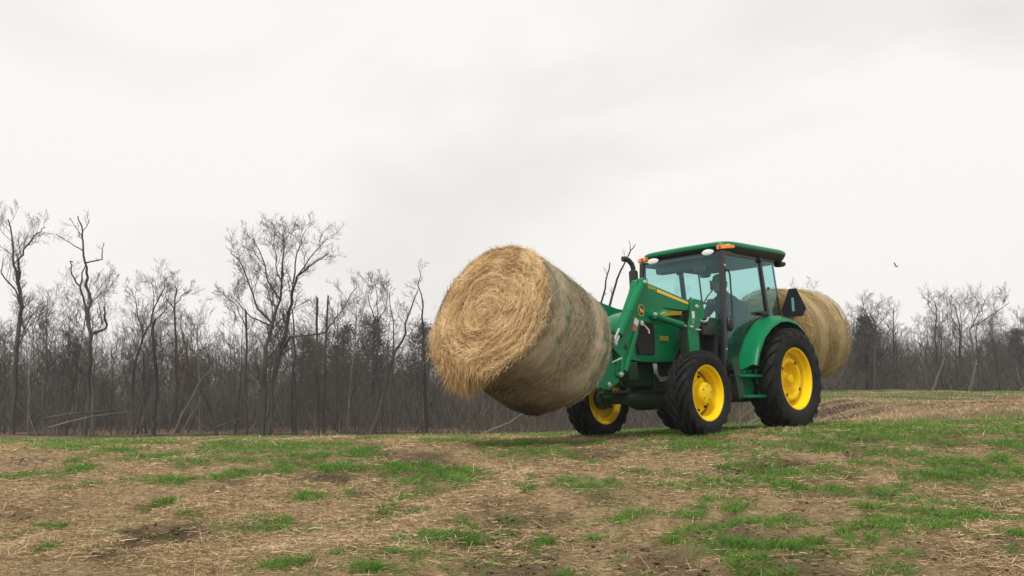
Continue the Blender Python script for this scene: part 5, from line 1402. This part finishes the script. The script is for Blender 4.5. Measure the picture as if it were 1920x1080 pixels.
    # decals on the outer face of the arm
    part(m_(MB().prism([(2.475, 1.700), (1.855, 1.578), (1.855, 1.548), (2.475, 1.660)], Y1, Y1 + 0.003), s), 'arm_stripe', 'decal_yellow', arm)
    ca, sa = math.cos(0.19), math.sin(0.19)
    if s > 0: mt = Matrix(((-ca, sa, 0, 2.572), (0, 0, 1, Y1 + 0.001), (-sa, ca, 0, 1.702), (0, 0, 0, 1)))
    else: mt = Matrix(((ca, sa, 0, 2.572), (0, 0, -1, -Y1 - 0.001), (-sa, ca, 0, 1.702), (0, 0, 0, 1)))
    text_mesh('loader_number', '520 M', 'decal_yellow', arm, mt, 0.058)
    def badge(r_, y): return [(2.80 + r_ * 0.85 * math.copysign(abs(math.cos(t)) ** 0.75, math.cos(t)), 1.432 + r_ * 1.05 * math.copysign(abs(math.sin(t)) ** 0.75, math.sin(t))) for t in [2 * math.pi * k / 28 for k in range(28)]]
    bd = part(m_(MB().prism(badge(0.062, 0), Y1, Y1 + 0.003), s), 'emblem', 'decal_yellow', arm)
    part(m_(MB().prism(badge(0.055, 0), Y1 + 0.001, Y1 + 0.0045), s), 'emblem_field', 'black', bd)
    deer = [(2.836, 1.452), (2.826, 1.462), (2.833, 1.480), (2.824, 1.478), (2.817, 1.458), (2.806, 1.446), (2.785, 1.440), (2.768, 1.436), (2.760, 1.424), (2.772, 1.418), (2.764, 1.396), (2.774, 1.400), (2.786, 1.416), (2.804, 1.420), (2.812, 1.402), (2.820, 1.404), (2.818, 1.428), (2.826, 1.440)]
    part(m_(MB().prism(deer, Y1 + 0.003, Y1 + 0.006), s), 'emblem_figure', 'decal_yellow', bd)
    q = [(2.925, 1.345), (2.855, 1.315), (2.885, 1.245), (2.955, 1.278)]
    part(m_(MB().prism(q, Y1, Y1 + 0.003), s), 'safety_label', 'white', arm)
    q = [(2.958, 1.272), (2.888, 1.240), (2.920, 1.170), (2.985, 1.205)]
    part(m_(MB().prism(q, Y1, Y1 + 0.003), s), 'hazard_label', 'red', arm)
    part(m_(MB().tube([(2.80, 0.52, 1.30), (2.72, 0.55, 1.27), (2.68, 0.58, 1.21), (2.67, 0.58, 1.17)], 0.012, 8), s), 'parking_stand_latch', 'pin_white', arm)
    part(m_(MB().lathe([(0, 0.55), (0.03, 0.555), (0.03, 0.60), (0, 0.604)], (2.815, 0, 1.285), 12), s), 'stand_bolt', 'pin_white', arm)
part(MB().tube([(2.98, -0.49, 1.10), (2.98, 0.49, 1.10)], 0.065, 16), 'torque_tube', 'green')
mb = MB()
for k in range(4): mb.tube([(2.86 - .05 * k, -0.46, 1.56), (2.92 - .05 * k, -0.44, 1.66 - .02 * k), (3.05 - .04 * k, -0.42, 1.58 - .03 * k), (3.14, -0.42, 1.40)], 0.012, 6)
part(mb, 'hose_bundle', 'pin_white')
# bale spear on the carrier
sp = MB()
Mb = Matrix.Translation((3.42, 0, 0.80)) @ Matrix.Rotation(-math.radians(23), 4, 'Y')
for z in (-0.22, 0.28): sp.bar(Mb @ Vector((0.04, -0.56, z)), Mb @ Vector((0.04, 0.56, z)), 0.08, 0.08)
for y in (-0.5, 0.5): sp.bar(Mb @ Vector((0.04, y, -0.22)), Mb @ Vector((0.04, y, 0.28)), 0.07, 0.07, (0, 1, 0))
frame = part(sp, 'spear_frame', 'green_dark', bevel=0.008)
for y in (-0.32, 0.32): part(MB().tube([Mb @ Vector((0.08, y, -0.2)), Mb @ Vector((0.85, y, -0.2)), Mb @ Vector((1.0, y, -0.2))], [0.025, 0.02, 0.004], 10), 'spear', 'chrome', frame)
# rear three-point spear
sp = MB().bar((-0.62, -0.42, 0.62), (-0.62, 0.42, 0.62), 0.09, 0.09).bar((-0.62, 0, 0.58), (-0.62, 0, 1.5), 0.09, 0.09, (0, 1, 0))
for s in (1, -1): sp.bar((-0.1, s * 0.32, 0.5), (-0.62, s * 0.42, 0.6), 0.05, 0.06).bar((-0.62, s * 0.40, 0.62), (-0.62, 0, 1.45), 0.05, 0.05)
frame = part(sp, 'hitch_frame', 'green_dark', bevel=0.008)
for y in (-0.3, 0.3): part(MB().tube([(-0.66, y, 0.95), (-1.7, y, 0.99), (-1.9, y, 1.0)], [0.024, 0.02, 0.004], 10), 'spear', 'chrome', frame)

# ------------------------------------------------------------------ driver
person = empty('person')
person.matrix_world = TR @ Matrix.Translation((0.02, 0.0, 0.0))
tag(person, 'driver in a green cap and dark jacket sitting in the cab', 'person')
def skin(name, verts, edges, rad, m, parent, sub=2, root=0):
    me = bpy.data.meshes.new(name); me.from_pydata(verts, edges, [])
    o = bpy.data.objects.new(name, me); C.objects.link(o); o.parent = parent
    bm = bmesh.new(); bm.from_mesh(me); lay = bm.verts.layers.skin.verify()
    bm.verts.ensure_lookup_table()
    for i, v in enumerate(bm.verts):
        r_ = rad[i] if hasattr(rad[i], '__len__') else (rad[i], rad[i])
        v[lay].radius = r_; v[lay].use_root = (i == root)
    bm.to_mesh(me); bm.free()
    o.modifiers.new('skin', 'SKIN').use_smooth_shade = True
    s_ = o.modifiers.new('sub', 'SUBSURF'); s_.levels = s_.render_levels = sub
    me.materials.append(M[m])
    return o
bv = [(0.14, 0, 1.33), (0.10, 0, 1.50), (0.09, 0, 1.66), (0.12, 0, 1.76), (0.15, 0, 1.84), (0.20, 0, 1.93), (0.22, 0, 2.02),
      (0.12, 0.19, 1.73), (0.26, 0.25, 1.52), (0.48, 0.20, 1.56), (0.60, 0.155, 1.66),
      (0.12, -0.19, 1.73), (0.26, -0.25, 1.52), (0.46, -0.21, 1.57), (0.60, -0.15, 1.67),
      (0.20, 0.11, 1.31), (0.58, 0.14, 1.34), (0.68, 0.14, 0.96), (0.80, 0.14, 0.90),
      (0.20, -0.11, 1.31), (0.58, -0.14, 1.34), (0.68, -0.14, 0.96), (0.80, -0.14, 0.90)]
be = [(0, 1), (1, 2), (2, 3), (3, 4), (4, 5), (5, 6), (3, 7), (7, 8), (8, 9), (9, 10), (3, 11), (11, 12), (12, 13), (13, 14), (0, 15), (15, 16), (16, 17), (17, 18), (0, 19), (19, 20), (20, 21), (21, 22)]
br = [(.15, .13), (.15, .12), (.17, .12), (.14, .10), .058, .085, .082, .075, .055, .045, .034, .075, .055, .045, .034, .095, .075, .055, .04, .095, .075, .055, .04]
body = skin('body', bv, be, br, 'jacket', person)
# head, face
hd = MB()
hr = []
for z, a, b, dx in ((1.855, .045, .045, 0.01), (1.875, .070, .055, 0.02), (1.90, .088, .066, 0.015), (1.94, .098, .074, 0.008), (1.98, .102, .078, 0.0), (2.02, .100, .078, -.004), (2.06, .085, .068, -.008), (2.085, .05, .04, -.01)):
    hr.append([(0.215 + dx + a * math.cos(2 * math.pi * k / 18), b * math.sin(2 * math.pi * k / 18), z) for k in range(18)])
hd.loft(hr)
hd.loft([[(0.310, -.012, 1.985), (0.310, .012, 1.985), (0.300, 0, 1.99)], [(0.335, -.016, 1.945), (0.335, .016, 1.945), (0.305, 0, 1.95)], [(0.315, -.010, 1.935), (0.315, .010, 1.935), (0.300, 0, 1.935)]])
for s in (1, -1): hd.loft([[(0.205 + .022 * math.cos(t), s * y, 1.955 + .032 * math.sin(t)) for t in [2 * math.pi * k / 10 for k in range(10)]] for y in (.070, .086)])
head = hd.build('head', 'skin', person, ang=60)
for s in (1, -1): MB().lathe([(0, -.004), (.011, 0), (.008, .006), (0, .008)], (0.302, s * .030, 1.982), 10, 'X').build('eye', 'black', head)
MB().box((0.308, 0, 1.908), (0.012, 0.044, 0.006)).build('mouth', mat('lips', (0.30, 0.12, 0.09), 0.5), head)
cp = MB().loft([[(0.205 + a * math.cos(2 * math.pi * k / 20), b * math.sin(2 * math.pi * k / 20), z) for k in range(20)] for z, a, b in ((2.005, .108, .088), (2.05, .107, .087), (2.085, .095, .077), (2.11, .06, .05), (2.118, .01, .01))])
cp.loft([[(0.30, -.075, 2.018), (0.30, .075, 2.018), (0.30, .075, 2.010), (0.30, -.075, 2.010)], [(0.36, -.07, 2.020), (0.36, .07, 2.020), (0.36, .07, 2.013), (0.36, -.07, 2.013)], [(0.395, -.04, 2.008), (0.395, .04, 2.008), (0.395, .04, 2.002), (0.395, -.04, 2.002)]])
cp.build('cap', 'cap', head, ang=50)
MB().loft([[(0.175 + a * math.cos(t), b * math.sin(t), z) for t in [math.pi * (0.45 + 1.1 * k / 12) for k in range(13)] ] for z, a, b in ((1.93, .085, .080), (1.97, .100, .084), (2.01, .105, .086))], cap=False, closed=False).build('hair', 'hair', head)
# hands closed on the steering wheel rim
for s in (1, -1):
    wx, wy, wz = 0.64, 0.145 * s, 1.70
    hv = [(wx - 0.05, wy, wz - 0.03), (wx - 0.005, wy, wz + 0.012), (wx + 0.03, wy, wz + 0.020)]
    hb = MB().loft([[(x + (0 if False else 0), y + a * math.cos(t), z + b * math.sin(t)) for t in [2 * math.pi * k / 10 for k in range(10)]] for (x, y, z), a, b in zip(hv, (.026, .040, .042), (.024, .018, .014))])
    for k in range(4):
        fy = wy + (-0.030 + 0.020 * k); ll = (0.9, 1.05, 1.0, 0.8)[k]
        hb.tube([(wx + 0.028, fy, wz + 0.022), (wx + 0.028 + 0.034 * ll, fy, wz + 0.016), (wx + 0.030 + 0.046 * ll, fy, wz - 0.012), (wx + 0.020 + 0.030 * ll, fy, wz - 0.034)], [.0095, .009, .0085, .007], 7)
    hb.tube([(wx - 0.01, wy - s * 0.036, wz + 0.006), (wx + 0.022, wy - s * 0.058, wz + 0.0), (wx + 0.050, wy - s * 0.052, wz - 0.012)], [.011, .010, .008], 7)
    hb.build('hand', 'skin', person, ang=70)

# ------------------------------------------------------------------ damp winter air
hz = MB().box((0, 95, 12), (440, 215, 30)).build('haze', bpy.data.materials.new('damp_air'), None, smooth=False)
hm = hz.data.materials[0]; hm.use_nodes = True
hn = hm.node_tree; hn.nodes.clear()
ho = hn.nodes.new('ShaderNodeOutputMaterial'); pv = hn.nodes.new('ShaderNodeVolumePrincipled')
pv.inputs['Color'].default_value = (0.86, 0.90, 0.92, 1)
pv.inputs['Density'].default_value = 0.0008
hn.links.new(pv.outputs[0], ho.inputs['Volume'])
tag(hz, 'thin damp winter air', 'haze', kind='stuff')
